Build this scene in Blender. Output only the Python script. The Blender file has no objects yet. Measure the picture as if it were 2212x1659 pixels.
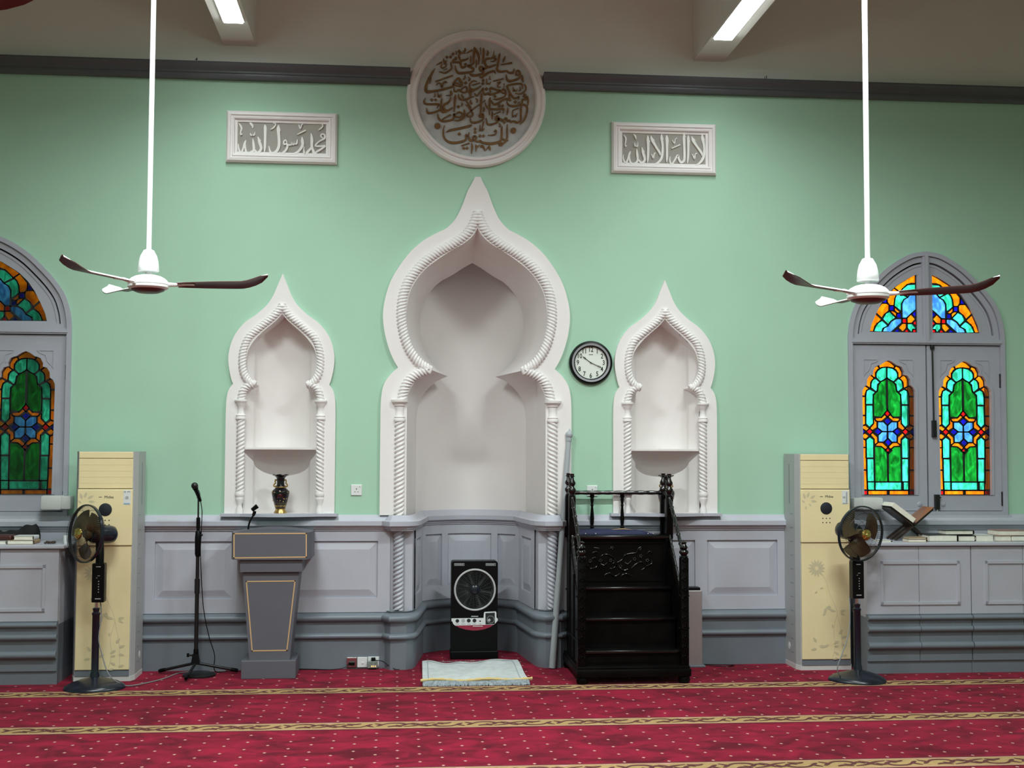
import bpy, bmesh, math, random
from mathutils import Vector, Matrix
from mathutils.geometry import tessellate_polygon, delaunay_2d_cdt
random.seed(7)
PI = math.pi
sc = bpy.context.scene
COL = sc.collection

# ------------------------------------------------------------------ camera
def nrm(v):
    n = math.sqrt(sum(a*a for a in v)); return [a/n for a in v]
def dot(a, b): return sum(x*y for x, y in zip(a, b))
def crs(a, b): return [a[1]*b[2]-a[2]*b[1], a[2]*b[0]-a[0]*b[2], a[0]*b[1]-a[1]*b[0]]
F, PX, PY = 2700.0, 1106.0, 829.5
YW = nrm([857-PX, 976-PY, F])
XW = [29400.0, 255.5, F]
_d = dot(XW, YW); XW = nrm([a-_d*b for a, b in zip(XW, YW)])
ZW = crs(YW, XW)
if ZW[1] > 0: ZW = [-a for a in ZW]
CAM = [-0.64313, -10.05431, 1.70727]
def ray(px, py):
    c = [(px-PX)/F, (py-PY)/F, 1.0]
    return [dot(c, XW), dot(c, YW), dot(c, ZW)]
def P(px, py, y=0.0):
    """point of the plane at depth y that the photo shows at this pixel"""
    q = ray(px, py); t = (y-CAM[1])/q[1]
    return Vector((CAM[0]+q[0]*t, y, CAM[2]+q[2]*t))
def FL(px, py, z=0.0):
    q = ray(px, py); t = (z-CAM[2])/q[2]
    return Vector((CAM[0]+q[0]*t, CAM[1]+q[1]*t, z))
cd = bpy.data.cameras.new('camera'); cam = bpy.data.objects.new('camera', cd); COL.objects.link(cam)
cd.sensor_width = 36; cd.lens = F/2212*36; cd.clip_start = .05; cd.clip_end = 100
R3 = Matrix(((XW[0], -XW[1], -XW[2]), (YW[0], -YW[1], -YW[2]), (ZW[0], -ZW[1], -ZW[2])))
cam.matrix_world = Matrix.Translation(CAM) @ R3.to_4x4()
sc.camera = cam

# ------------------------------------------------------------------ materials
def lin(c):
    return tuple((x/12.92 if x <= .04045 else ((x+.055)/1.055)**2.4) for x in c)
MATS = {}
def M(name, col, rough=.6, metal=0., var=0., scale=6., bump=0., spec=.5, coat=0., bscale=None):
    """procedural principled material; col is a linear albedo, var a brightness mottling"""
    if name in MATS: return MATS[name]
    m = bpy.data.materials.new(name); m.use_nodes = True
    nt = m.node_tree; b = nt.nodes['Principled BSDF']
    b.inputs['Roughness'].default_value = rough; b.inputs['Metallic'].default_value = metal
    b.inputs['Specular IOR Level'].default_value = spec
    b.inputs['Coat Weight'].default_value = coat
    c4 = (*col, 1)
    b.inputs['Base Color'].default_value = c4
    tc = nt.nodes.new('ShaderNodeTexCoord')
    if var:
        nz = nt.nodes.new('ShaderNodeTexNoise'); nz.inputs['Scale'].default_value = scale; nz.inputs['Detail'].default_value = 5
        nt.links.new(tc.outputs['Object'], nz.inputs['Vector'])
        rp = nt.nodes.new('ShaderNodeValToRGB')
        rp.color_ramp.elements[0].position = .3; rp.color_ramp.elements[1].position = .7
        rp.color_ramp.elements[0].color = (*[min(1, c*(1-var)) for c in col], 1)
        rp.color_ramp.elements[1].color = (*[min(1, c*(1+var)) for c in col], 1)
        nt.links.new(nz.outputs['Fac'], rp.inputs['Fac']); nt.links.new(rp.outputs['Color'], b.inputs['Base Color'])
    if bump:
        n2 = nt.nodes.new('ShaderNodeTexNoise'); n2.inputs['Scale'].default_value = bscale or scale*8; n2.inputs['Detail'].default_value = 4
        nt.links.new(tc.outputs['Object'], n2.inputs['Vector'])
        bp = nt.nodes.new('ShaderNodeBump'); bp.inputs['Strength'].default_value = bump; bp.inputs['Distance'].default_value = .01
        nt.links.new(n2.outputs['Fac'], bp.inputs['Height']); nt.links.new(bp.outputs['Normal'], b.inputs['Normal'])
    MATS[name] = m
    return m
def EM(name, col, strength):
    m = bpy.data.materials.new(name); m.use_nodes = True; nt = m.node_tree
    b = nt.nodes['Principled BSDF']; b.inputs['Base Color'].default_value = (*col, 1)
    b.inputs['Emission Color'].default_value = (*col, 1); b.inputs['Emission Strength'].default_value = strength
    return m
def GLASS(name, col, streak):
    """tinted sheet of cathedral glass: looks through to the outdoors, with streaks in the melt and a gloss"""
    m = bpy.data.materials.new(name); m.use_nodes = True; nt = m.node_tree
    nt.nodes.remove(nt.nodes['Principled BSDF']); out = nt.nodes['Material Output']
    tc = nt.nodes.new('ShaderNodeTexCoord')
    mp = nt.nodes.new('ShaderNodeMapping'); mp.inputs['Scale'].default_value = (9, 9, 4)
    nt.links.new(tc.outputs['Object'], mp.inputs['Vector'])
    nz = nt.nodes.new('ShaderNodeTexNoise'); nz.inputs['Scale'].default_value = 2.2; nz.inputs['Detail'].default_value = 6; nz.inputs['Distortion'].default_value = 1.2
    nt.links.new(mp.outputs['Vector'], nz.inputs['Vector'])
    rp = nt.nodes.new('ShaderNodeValToRGB'); rp.color_ramp.elements[0].position = .35; rp.color_ramp.elements[1].position = .68
    rp.color_ramp.elements[0].color = (*[c*(1-streak*.45) for c in col], 1)
    rp.color_ramp.elements[1].color = (*[min(1, c*(1+streak*.5)+.10*streak) for c in col], 1)
    nt.links.new(nz.outputs['Fac'], rp.inputs['Fac'])
    tr = nt.nodes.new('ShaderNodeBsdfTransparent'); tl = nt.nodes.new('ShaderNodeBsdfTranslucent')
    gl = nt.nodes.new('ShaderNodeBsdfGlossy'); gl.inputs['Roughness'].default_value = .12
    nt.links.new(rp.outputs['Color'], tr.inputs['Color']); nt.links.new(rp.outputs['Color'], tl.inputs['Color'])
    m1 = nt.nodes.new('ShaderNodeMixShader'); m1.inputs['Fac'].default_value = .06
    nt.links.new(tr.outputs[0], m1.inputs[1]); nt.links.new(tl.outputs[0], m1.inputs[2])
    m2 = nt.nodes.new('ShaderNodeMixShader'); m2.inputs['Fac'].default_value = .05
    nt.links.new(m1.outputs[0], m2.inputs[1]); nt.links.new(gl.outputs[0], m2.inputs[2])
    nt.links.new(m2.outputs[0], out.inputs['Surface'])
    return m

GREEN = M('green_wall_paint', (.375, .600, .455), .75, var=.02, scale=2, bump=.05, bscale=60)
CREAM_WALL = M('cream_upper_wall_paint', (.72, .70, .66), .85, var=.03, scale=2)
CEILM = M('ceiling_paint', (.60, .54, .49), .9, var=.03, scale=2)
BEAMM = M('beam_paint', (.74, .72, .68), .85, var=.02, scale=3)
WHITE = M('white_plaster', (.80, .77, .765), .8, var=.025, scale=3, bump=.08, bscale=40)
NICHE = M('niche_plaster', (.78, .745, .735), .85, var=.025, scale=3)
LGREY = M('light_grey_paint', (.455, .465, .530), .45, var=.03, scale=4)
DGREY = M('dark_grey_paint', (.165, .190, .222), .42, var=.04, scale=4)
CORN = M('charcoal_gloss_paint', (.090, .098, .108), .32, var=.06, scale=5, spec=.35)
FRAMEG = M('window_frame_grey_paint', (.385, .394, .455), .45, var=.03, scale=5)
LEAD = M('lead_came', (.012, .013, .015), .5)
MARBLE = M('grey_marble', (.47, .485, .485), .5, var=.14, scale=14)
STONE = M('grey_stone_panel', (.33, .315, .285), .8, var=.06, scale=9, bump=.1)
LETW = M('white_lettering', (.80, .79, .76), .6)
LETG = M('gilded_brown_lettering', (.185, .092, .028), .45, metal=.25, var=.25, scale=30)
SILVERP = M('silver_grey_plastic', (.40, .41, .415), .45, var=.02)
CREAMP = M('cream_panel', (.84, .71, .42), .4, var=.03, scale=5)
CREAMD = M('cream_panel_flower_print', (.60, .53, .34), .45)
BLACKP = M('black_plastic', (.004, .004, .0045), .35, spec=.14)
NAVYP = M('blue_black_plastic', (.010, .013, .022), .25)
BLACKM = M('black_metal', (.006, .006, .007), .4)
SMOKE = M('smoked_brown_blade', (.095, .062, .030), .25, var=.1)
GOLD = M('gold_plastic', (.55, .40, .12), .22, metal=.9)
BRASS = M('gold_enamel', (.50, .32, .10), .3, metal=.8, var=.3, scale=60)
CHROME = M('chrome', (.6, .58, .56), .2, metal=1)
WHITEP = M('white_plastic', (.72, .74, .74), .4)
OFFW = M('off_white_plastic', (.60, .61, .60), .5)
WENAM = M('white_enamel', (.82, .83, .83), .3)
MAROON = M('maroon_fan_paint', (.085, .022, .022), .4, var=.08)
LECT = M('slate_grey_board', (.112, .112, .136), .55, var=.04, scale=6)
GILT = M('pale_gold_trim', (.62, .40, .20), .45)
EBONY = M('black_lacquered_wood', (.0035, .003, .003), .34, var=.35, scale=9, spec=.08)
EBONYG = M('polished_black_tread', (.004, .0035, .0035), .18, var=.3, scale=9, spec=.6)
NAVY = M('navy_cushion_cloth', (.010, .014, .055), .75)
NAVYB = M('dark_handle_blue', (.008, .010, .018), .7)
RUGM = M('pale_rug_pile', (.56, .60, .60), .95, var=.12, scale=16, bump=.5, bscale=180)
RUGB = M('grey_rug_border', (.33, .37, .39), .95)
RUGY = M('yellow_rug_edge', (.62, .47, .20), .9)
RUGF = M('grey_rug_fringe', (.30, .34, .37), .95, var=.3, scale=60)
PAPER = M('book_pages', (.80, .76, .66), .9, var=.06, scale=40)
COVB = M('black_book_cover', (.012, .014, .014), .5)
COVG = M('dark_green_book_cover', (.02, .035, .028), .5)
COVT = M('tan_book_cover', (.30, .20, .11), .7, var=.1, scale=20)
COVP = M('faded_pink_book_cover', (.28, .16, .14), .7)
WALNUT = M('dark_brown_wood', (.030, .017, .012), .35, var=.3, scale=12)
COPPER = M('glossy_brown_cover', (.26, .10, .045), .25, var=.2, scale=8)
CLOTHB = M('black_cloth', (.006, .006, .007), .9)
MARC = M('maroon_leather', (.06, .012, .012), .5)
BEADM = M('brown_beads', (.05, .03, .02), .4)
DARKRED = M('dark_red_enamel', (.05, .004, .008), .25, var=.3, scale=40)
VASEB = M('black_enamel', (.006, .006, .008), .12)
GREYST = M('grey_painted_steel', (.38, .41, .44), .4)
CABLEG = M('grey_cable', (.22, .23, .24), .6)
CLOCKF = M('clock_face', (.72, .76, .70), .5)
CLOCKG = M('clock_grey_ring', (.28, .28, .30), .35)
INK = M('black_ink', (.01, .012, .012), .6)
LEDRED = M('red_sticker', (.30, .02, .05), .4)
OUTW = M('shade_toned_stone', (.035, .022, .016), .9)  # reveal stone toned dark in its colour to stand for shade

# ------------------------------------------------------------------ mesh builder
def inside(p, l):
    c = False; j = len(l)-1
    for i in range(len(l)):
        if (l[i][1] > p[1]) != (l[j][1] > p[1]) and p[0] < (l[j][0]-l[i][0])*(p[1]-l[i][1])/(l[j][1]-l[i][1])+l[i][0]: c = not c
        j = i
    return c
def tess(loops):
    """constrained triangulation of a polygon with holes (even-odd)"""
    vs = []; ed = []
    for l in loops:
        l = [tuple(p) for i, p in enumerate(l) if math.dist(p, l[i-1]) > 1e-7]; o = len(vs); vs += l
        ed += [(o+i, o+(i+1) % len(l)) for i in range(len(l))]
    if len(loops) == 1 and len(vs) <= 4: return vs, [list(range(len(vs)))]
    v2, _, f2, *_r = delaunay_2d_cdt([Vector(p) for p in vs], ed, [], 0, 1e-7)
    out = []
    for f in f2:
        c = (sum(v2[i][0] for i in f)/len(f), sum(v2[i][1] for i in f)/len(f))
        if sum(inside(c, l) for l in loops) % 2: out.append(list(f))
    return [tuple(p) for p in v2], out
class MB:
    def __init__(s): s.v = []; s.f = []; s.m = []
    def add(s, vs, fs, mi=0):
        o = len(s.v); s.v += [Vector(q) for q in vs]
        for f in fs: s.f.append([i+o for i in f]); s.m.append(mi)
        return s
    def xf(s, mat, start=0):
        for i in range(start, len(s.v)): s.v[i] = mat @ s.v[i]
        return s
    def box(s, x0, x1, y0, y1, z0, z1, mi=0):
        return s.add([(x0,y0,z0),(x1,y0,z0),(x1,y1,z0),(x0,y1,z0),(x0,y0,z1),(x1,y0,z1),(x1,y1,z1),(x0,y1,z1)],
                     [(0,3,2,1),(4,5,6,7),(0,1,5,4),(1,2,6,5),(2,3,7,6),(3,0,4,7)], mi)
    def cbox(s, x0, x1, y0, y1, z0, z1, b=.004, mi=0):
        """box with all edges bevelled"""
        bm = bmesh.new(); bmesh.ops.create_cube(bm, size=1)
        for v in bm.verts:
            v.co = Vector(((x0+x1)/2+v.co.x*(x1-x0), (y0+y1)/2+v.co.y*(y1-y0), (z0+z1)/2+v.co.z*(z1-z0)))
        bmesh.ops.bevel(bm, geom=bm.edges[:], offset=b, segments=2, affect='EDGES', profile=.5)
        bm.verts.index_update()
        s.add([v.co.copy() for v in bm.verts], [[v.index for v in f.verts] for f in bm.faces], mi); bm.free(); return s
    def poly(s, loops, y, mi=0):
        """flat polygon (with holes) in the x-z plane at depth y"""
        vs, tr = tess(loops)
        s.add([(a, y, b) for a, b in vs], tr, mi); return s
    def prism(s, loops, y0, y1, mi=0, back=True):
        """x-z polygon(s) extruded from y0 (front) to y1"""
        if not isinstance(loops[0][0], (tuple, list)): loops = [loops]
        s.poly(loops, y0, mi)
        if back: s.poly(loops, y1, mi)
        for l in loops:
            n = len(l)
            s.add([(a, y0, b) for a, b in l]+[(a, y1, b) for a, b in l],
                  [(i, (i+1) % n, n+(i+1) % n, n+i) for i in range(n)], mi)
        return s
    def zprism(s, loop, z0, z1, mi=0):
        """x-y polygon extruded in z"""
        n = len(loop)
        tr = tessellate_polygon([[Vector((a, b, 0)) for a, b in loop]])
        s.add([(a, b, z0) for a, b in loop], tr, mi); s.add([(a, b, z1) for a, b in loop], tr, mi)
        s.add([(a, b, z0) for a, b in loop]+[(a, b, z1) for a, b in loop],
              [(i, (i+1) % n, n+(i+1) % n, n+i) for i in range(n)], mi)
        return s
    def lathe(s, prof, c=(0,0,0), n=28, axis='z', mi=0, wob=None):
        vs = []; fs = []; k = len(prof)
        for i in range(n):
            a = 2*PI*i/n
            for j, (r, h) in enumerate(prof):
                hh = h + (wob(a, j) if wob else 0)
                q = (r*math.cos(a), r*math.sin(a), hh)
                if axis == 'y': q = (q[0], q[2], q[1])
                if axis == 'x': q = (q[2], q[0], q[1])
                vs.append((c[0]+q[0], c[1]+q[1], c[2]+q[2]))
        for i in range(n):
            for j in range(k-1):
                a, b = i*k+j, ((i+1) % n)*k+j
                fs.append((a, b, b+1, a+1))
        s.add(vs, fs, mi)
        for j in (0, k-1) if axis == 'z' else ():
            if prof[j][0] > 1e-5: s.add([vs[i*k+j] for i in range(n)], [list(range(n))], mi)
        return s
    def tube(s, pts, r, n=8, mi=0, closed=False, rad=None, cap=True):
        pts = [Vector(p) for p in pts]; k = len(pts)
        if k < 2: return s
        tans = []
        for i in range(k):
            a = pts[(i-1) % k] if (closed or i > 0) else pts[i]
            b = pts[(i+1) % k] if (closed or i < k-1) else pts[i]
            t = (b-a); tans.append(t.normalized() if t.length > 1e-9 else Vector((0,0,1)))
        up = Vector((0,1,0)) if abs(tans[0].y) < .8 else Vector((1,0,0))
        nv = (up-tans[0]*up.dot(tans[0])).normalized(); fr = []
        for t in tans:
            nv = nv-t*nv.dot(t)
            nv = nv.normalized() if nv.length > 1e-6 else Vector((1,0,0))
            fr.append((nv.copy(), t.cross(nv)))
        vs = []
        for i in range(k):
            for j in range(n):
                a = 2*PI*j/n; rr = rad(i, a) if rad else (r[i] if isinstance(r, (list, tuple)) else r)
                vs.append(pts[i]+fr[i][0]*math.cos(a)*rr+fr[i][1]*math.sin(a)*rr)
        fs = []
        for i in range(k if closed else k-1):
            for j in range(n):
                i2 = (i+1) % k; j2 = (j+1) % n
                fs.append((i*n+j, i*n+j2, i2*n+j2, i2*n+j))
        s.add(vs, fs, mi)
        if cap and not closed: s.add(vs[:n], [list(range(n))], mi); s.add(vs[-n:], [list(range(n))], mi)
        return s
    def rope(s, pts, r, strand, starts=3, n=18, mi=0, depth=.40, sgn=1):
        """twisted cord along a path: bulges every `strand` metres"""
        pts = resample([Vector(p) for p in pts], strand/7)
        st = strand/7
        pitch = strand*starts
        def rad(i, a):
            ph = starts*(a*sgn) - 2*PI*starts*(i*st)/pitch
            return r*(1-depth+depth*abs(math.cos(ph/2))**.7)
        return s.tube(pts, r, n, mi, rad=rad)
    def sphere(s, c, r, n=16, m=10, mi=0, sc3=(1,1,1)):
        prof = [(max(1e-6, r*math.sin(PI*j/m)), -r*math.cos(PI*j/m)) for j in range(m+1)]
        st = len(s.v); s.lathe(prof, (0,0,0), n, 'z', mi)
        for i in range(st, len(s.v)): s.v[i] = Vector((c[0]+s.v[i].x*sc3[0], c[1]+s.v[i].y*sc3[1], c[2]+s.v[i].z*sc3[2]))
        return s
    def ribbon(s, pts, ws, y0, y1, mi=0):
        """brush stroke standing in relief: x-z centre line with widths, front y0, back y1"""
        L = []; Rr = []; k = len(pts)
        for i in range(k):
            a = Vector(pts[max(0, i-1)]); b = Vector(pts[min(k-1, i+1)]); t = b-a
            t = t.normalized() if t.length > 1e-9 else Vector((1, 0))
            nn = Vector((-t[1], t[0]))*ws[i]/2; c = Vector(pts[i])
            L.append(c+nn); Rr.append(c-nn)
        lp = L+Rr[::-1]; n = len(lp)
        vs = [(q[0], y0, q[1]) for q in lp]+[(q[0], y1, q[1]) for q in lp]
        fs = [(i, i+1, n-2-i, n-1-i) for i in range(k-1)]
        fs += [(i, (i+1) % n, n+(i+1) % n, n+i) for i in range(n)]
        return s.add(vs, fs, mi)
    def text(s, txt, size, loc, mi=0, ext=.0006, align='CENTER', sx=1., bold=0.):
        cu = bpy.data.curves.new('t', 'FONT'); cu.body = txt; cu.size = size; cu.extrude = ext; cu.align_x = align; cu.align_y = 'CENTER'
        cu.resolution_u = 3; cu.offset = bold
        ob = bpy.data.objects.new('t', cu); COL.objects.link(ob)
        dg = bpy.context.evaluated_depsgraph_get(); me = bpy.data.meshes.new_from_object(ob.evaluated_get(dg))
        s.add([(loc[0]+v.co.x*sx, loc[1]-v.co.z, loc[2]+v.co.y) for v in me.vertices], [list(q.vertices) for q in me.polygons], mi)
        bpy.data.objects.remove(ob); bpy.data.curves.remove(cu); bpy.data.meshes.remove(me)
        return s
    def build(s, name, mats, parent=None, off=None, smooth=None, weld=True):
        """link everything collected as ONE mesh object"""
        if off is None: off = Vector(ROOT.get(parent.name, (0,0,0))) if parent else Vector((0,0,0))
        me = bpy.data.meshes.new(name)
        me.from_pydata([v-off for v in s.v], [], s.f); me.update()
        mats = mats if isinstance(mats, (list, tuple)) else [mats]
        for m in mats: me.materials.append(m)
        me.polygons.foreach_set('material_index', s.m)
        bm = bmesh.new(); bm.from_mesh(me)
        if weld: bmesh.ops.remove_doubles(bm, verts=bm.verts, dist=1e-6)
        bmesh.ops.recalc_face_normals(bm, faces=bm.faces); bm.to_mesh(me); bm.free()
        if smooth:
            me.polygons.foreach_set('use_smooth', [True]*len(me.polygons))
            me.set_sharp_from_angle(angle=math.radians(smooth))
        ob = bpy.data.objects.new(name, me); COL.objects.link(ob)
        if parent:
            ob.parent = parent; ROOT[ob.name] = ROOT.get(parent.name, (0,0,0))
        return ob
ROOT = {}
def resample(pts, step):
    out = [pts[0].copy()]; acc = 0
    for a, b in zip(pts, pts[1:]):
        L = (b-a).length
        if L < 1e-9: continue
        d = step-acc
        while d <= L:
            out.append(a.lerp(b, d/L)); d += step
        acc = L-(d-step)
    if (out[-1]-pts[-1]).length > 1e-5: out.append(pts[-1].copy())
    return out
def cr(pts, n=6):
    """Catmull-Rom through points (tuples of any size)"""
    out = []; k = len(pts)
    if k < 3: return [tuple(p) for p in pts]
    for i in range(k-1):
        p0, p1, p2, p3 = pts[max(0, i-1)], pts[i], pts[i+1], pts[min(k-1, i+2)]
        for j in range(n):
            t = j/n
            out.append(tuple(.5*((2*b)+(-a+c)*t+(2*a-5*b+4*c-d)*t*t+(-a+3*b-3*c+d)*t**3) for a, b, c, d in zip(p0, p1, p2, p3)))
    out.append(tuple(pts[-1])); return out
def evenly(pts, n):
    """n+1 points evenly spaced along a polyline"""
    d = [0]
    for a, b in zip(pts, pts[1:]): d.append(d[-1]+math.dist(a, b))
    out = []; j = 0
    for i in range(n+1):
        t = d[-1]*i/n
        while j < len(d)-2 and d[j+1] < t: j += 1
        u = (t-d[j])/max(1e-9, d[j+1]-d[j])
        out.append(tuple(a+(b-a)*u for a, b in zip(pts[j], pts[j+1])))
    return out
def thing(name, label, cat, loc=(0,0,0), group=None, rz=0.):
    o = bpy.data.objects.new(name, None); COL.objects.link(o); o.location = loc; o.rotation_euler = (0,0,rz)
    o.empty_display_size = .1
    o['label'] = label; o['category'] = cat
    if group: o['group'] = group
    ROOT[o.name] = tuple(loc)
    return o
def tag(o, label, cat, group=None):
    o['label'] = label; o['category'] = cat
    if group: o['group'] = group
    return o
def struct(o): o['kind'] = 'structure'; return o
def sroot(name, loc=(0,0,0)):
    o = bpy.data.objects.new(name, None); COL.objects.link(o); o.location = loc; o['kind'] = 'structure'
    ROOT[o.name] = tuple(loc); return o
def dup(root, loc, label, rz=None):
    def cp(o, par):
        c = o.copy(); COL.objects.link(c); c.parent = par
        for ch in list(o.children): cp(ch, c)
        return c
    r = cp(root, None); r.location = loc; r['label'] = label
    if rz is not None: r.rotation_euler = (0,0,rz)
    return r
def circ(cx, cz, r, n=32, a0=0, a1=2*PI, end=False):
    return [(cx+r*math.cos(a0+(a1-a0)*i/n), cz+r*math.sin(a0+(a1-a0)*i/n)) for i in range(n+(1 if end else 0))]
def mir(half): return [(-x, z) for x, z in half]

# ------------------------------------------------------------------ measured outlines (x from centre, z), right halves from the top down
MIH_OUT = [(.022,3.938),(.055,3.87),(.081,3.822),(.125,3.702),(.178,3.593),(.248,3.516),(.33,3.472),(.433,3.411),(.534,3.322),(.622,3.207),(.692,3.085),(.736,2.949),(.755,2.815),(.744,2.682),(.711,2.549),(.670,2.447),(.632,2.381)]
MIH_OUT2 = [(.632,2.381),(.695,2.32),(.744,2.242),(.763,2.144),(.768,2.03)]
MIH_OP = [(.0,3.520),(.041,3.452),(.116,3.387),(.205,3.334),(.331,3.249),(.431,3.164),(.506,3.062),(.549,2.96),(.569,2.82),(.559,2.694),(.527,2.568),(.47,2.468),(.4,2.393),(.362,2.364)]
MIH_OP2 = [(.362,2.364),(.425,2.33),(.487,2.279),(.536,2.203),(.556,2.127),(.558,2.05)]
MIH_BK = [(0,3.34),(.085,3.29),(.175,3.23),(.284,3.165),(.378,3.057),(.432,2.929),(.449,2.806),(.428,2.66),(.374,2.516),(.30,2.43),(.205,2.357)]
MIH_BK2 = [(.205,2.357),(.29,2.318),(.365,2.258),(.423,2.18),(.458,2.09),(.473,1.98)]
MIH_ROPE = [(0,3.645),(.029,3.567),(.079,3.483),(.18,3.398),(.306,3.326),(.406,3.254),(.494,3.163),(.562,3.061),(.599,2.946),(.61,2.819),(.603,2.719),(.577,2.605),(.533,2.505),(.463,2.417),(.385,2.366)]
MIH_ROPE2 = [(.385,2.366),(.44,2.348),(.5,2.318),(.549,2.270),(.582,2.205),(.600,2.12)]
NI_OUT = [(.0,3.122),(.040,3.025),(.074,2.943),(.123,2.868),(.203,2.793),(.289,2.73),(.36,2.643),(.40,2.549),(.416,2.45),(.408,2.356),(.390,2.275),(.377,2.240)]
NI_OUT2 = [(.377,2.240),(.411,2.187),(.425,2.113),(.429,2.0)]
NI_OP = [(.0,2.800),(.051,2.742),(.124,2.679),(.196,2.609),(.25,2.534),(.274,2.459),(.277,2.384),(.259,2.322),(.228,2.273),(.191,2.233)]
NI_OP2 = [(.191,2.233),(.239,2.211),(.276,2.173),(.291,2.123),(.292,2.05)]
NI_ROPE = [(0,2.872),(.02,2.836),(.076,2.773),(.173,2.691),(.258,2.609),(.299,2.508),(.307,2.396),(.29,2.31),(.252,2.256),(.205,2.238)]
NI_ROPE2 = [(.205,2.238),(.255,2.228),(.294,2.188),(.311,2.129),(.313,2.11)]
WIN_OUT = [(0,3.400),(.115,3.380),(.225,3.328),(.34,3.25),(.448,3.148),(.543,3.043),(.617,2.932),(.658,2.81),(.674,2.70),(.676,2.60)]
MX, NXL, NXR, WXL, WXR = -.007, -1.560, 1.533, -3.865, 3.755
SILL = 1.205
def arch(a, b, zb, n=5):
    """half outline (top down) made of two smooth runs meeting in a cusp, then straight down to zb"""
    h = cr(a, n)
    if b: h = h[:-1]+cr(b, n)
    return h+[(h[-1][0], zb)]
def full(h, cx=0):
    """closed polygon of a symmetric outline"""
    l = [(cx-x, z) for x, z in h[::-1]]; r = [(cx+x, z) for x, z in h]
    if abs(h[0][0]) < 1e-6: r = r[1:]
    return l+r
mih_out = arch(MIH_OUT, MIH_OUT2, SILL); mih_op = arch(MIH_OP, MIH_OP2, SILL)
ni_out = arch(NI_OUT, NI_OUT2, SILL+.01); ni_op = arch(NI_OP, NI_OP2, SILL+.01)
win_out = arch(WIN_OUT, None, 1.19)
def shrink(h, d):
    """inward offset of a half outline"""
    out = []
    for i, p in enumerate(h):
        a = h[max(0, i-1)]; b = h[min(len(h)-1, i+1)]
        t = Vector((b[0]-a[0], b[1]-a[1])).normalized(); n = Vector((t[1], -t[0]))
        out.append((max(0, p[0]+n[0]*d), p[1]+n[1]*d))
    return out

# ------------------------------------------------------------------ room shell
XL, XR, YB, ZT = -6.6, 6.6, -12.6, 5.85
ZC = 4.74
# back wall: green field with niches and windows cut out, cream above the cornice, mass behind
w = MB()
holes = [full(shrink(mih_out, .03), MX), full(shrink(ni_out, .03), NXL), full(shrink(ni_out, .03), NXR), full(shrink(win_out, .02), WXL), full(shrink(win_out, .02), WXR)]
# holes of the niches run down to the rail; keep them off the lower edge
def lift(l, z0): return [(x, max(z, z0)) for x, z in l]
holes = [lift(h, 1.215) for h in holes[:3]]+holes[3:]
mh = [(x, z) for x, z in holes[0] if z > SILL+.001]
w.poly([[(XL, 1.10), (mh[0][0], 1.10)]+mh+[(mh[-1][0], 1.10), (XR, 1.10), (XR, ZC), (XL, ZC)]]+holes[1:], 0, 0)
w.poly([[(XL, ZC), (XR, ZC), (XR, ZT), (XL, ZT)]], 0, 1)
w.poly([[(XL, 0), (-.72, 0), (-.72, 1.10), (XL, 1.10)]], 0, 2)
w.poly([[(.70, 0), (XR, 0), (XR, 1.10), (.70, 1.10)]], 0, 2)
struct(w.build('wall_back', [GREEN, CREAM_WALL, LGREY]))
w = MB()                                                            # the masonry behind the niches
w.box(-2.9, 2.9, 1.35, 1.40, 0, ZT); w.box(-2.95, -2.9, .01, 1.4, 0, ZT); w.box(2.9, 2.95, .01, 1.4, 0, ZT); w.box(-2.95, 2.95, .01, 1.4, ZT-.05, ZT)
struct(w.build('wall_outside', OUTW))
for nm, x in (('wall_left', XL), ('wall_right', XR)):
    struct(MB().add([(x, YB, 0), (x, 0, 0), (x, 0, ZT), (x, YB, ZT)], [(0,1,2,3)]).build(nm, GREEN))
struct(MB().add([(XL, YB, 0), (XR, YB, 0), (XR, YB, ZT), (XL, YB, ZT)], [(0,1,2,3)]).build('wall_front', GREEN))
struct(MB().add([(XL, YB, ZT), (XR, YB, ZT), (XR, 0, ZT), (XL, 0, ZT)], [(0,1,2,3)]).build('ceiling', CEILM))
BX = (-1.926, 1.912)
for i, x in enumerate(BX):
    struct(MB().box(x-.127, x+.127, YB, -.001, 4.962, ZT).build('trim_%d' % (i+1), BEAMM))

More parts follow.
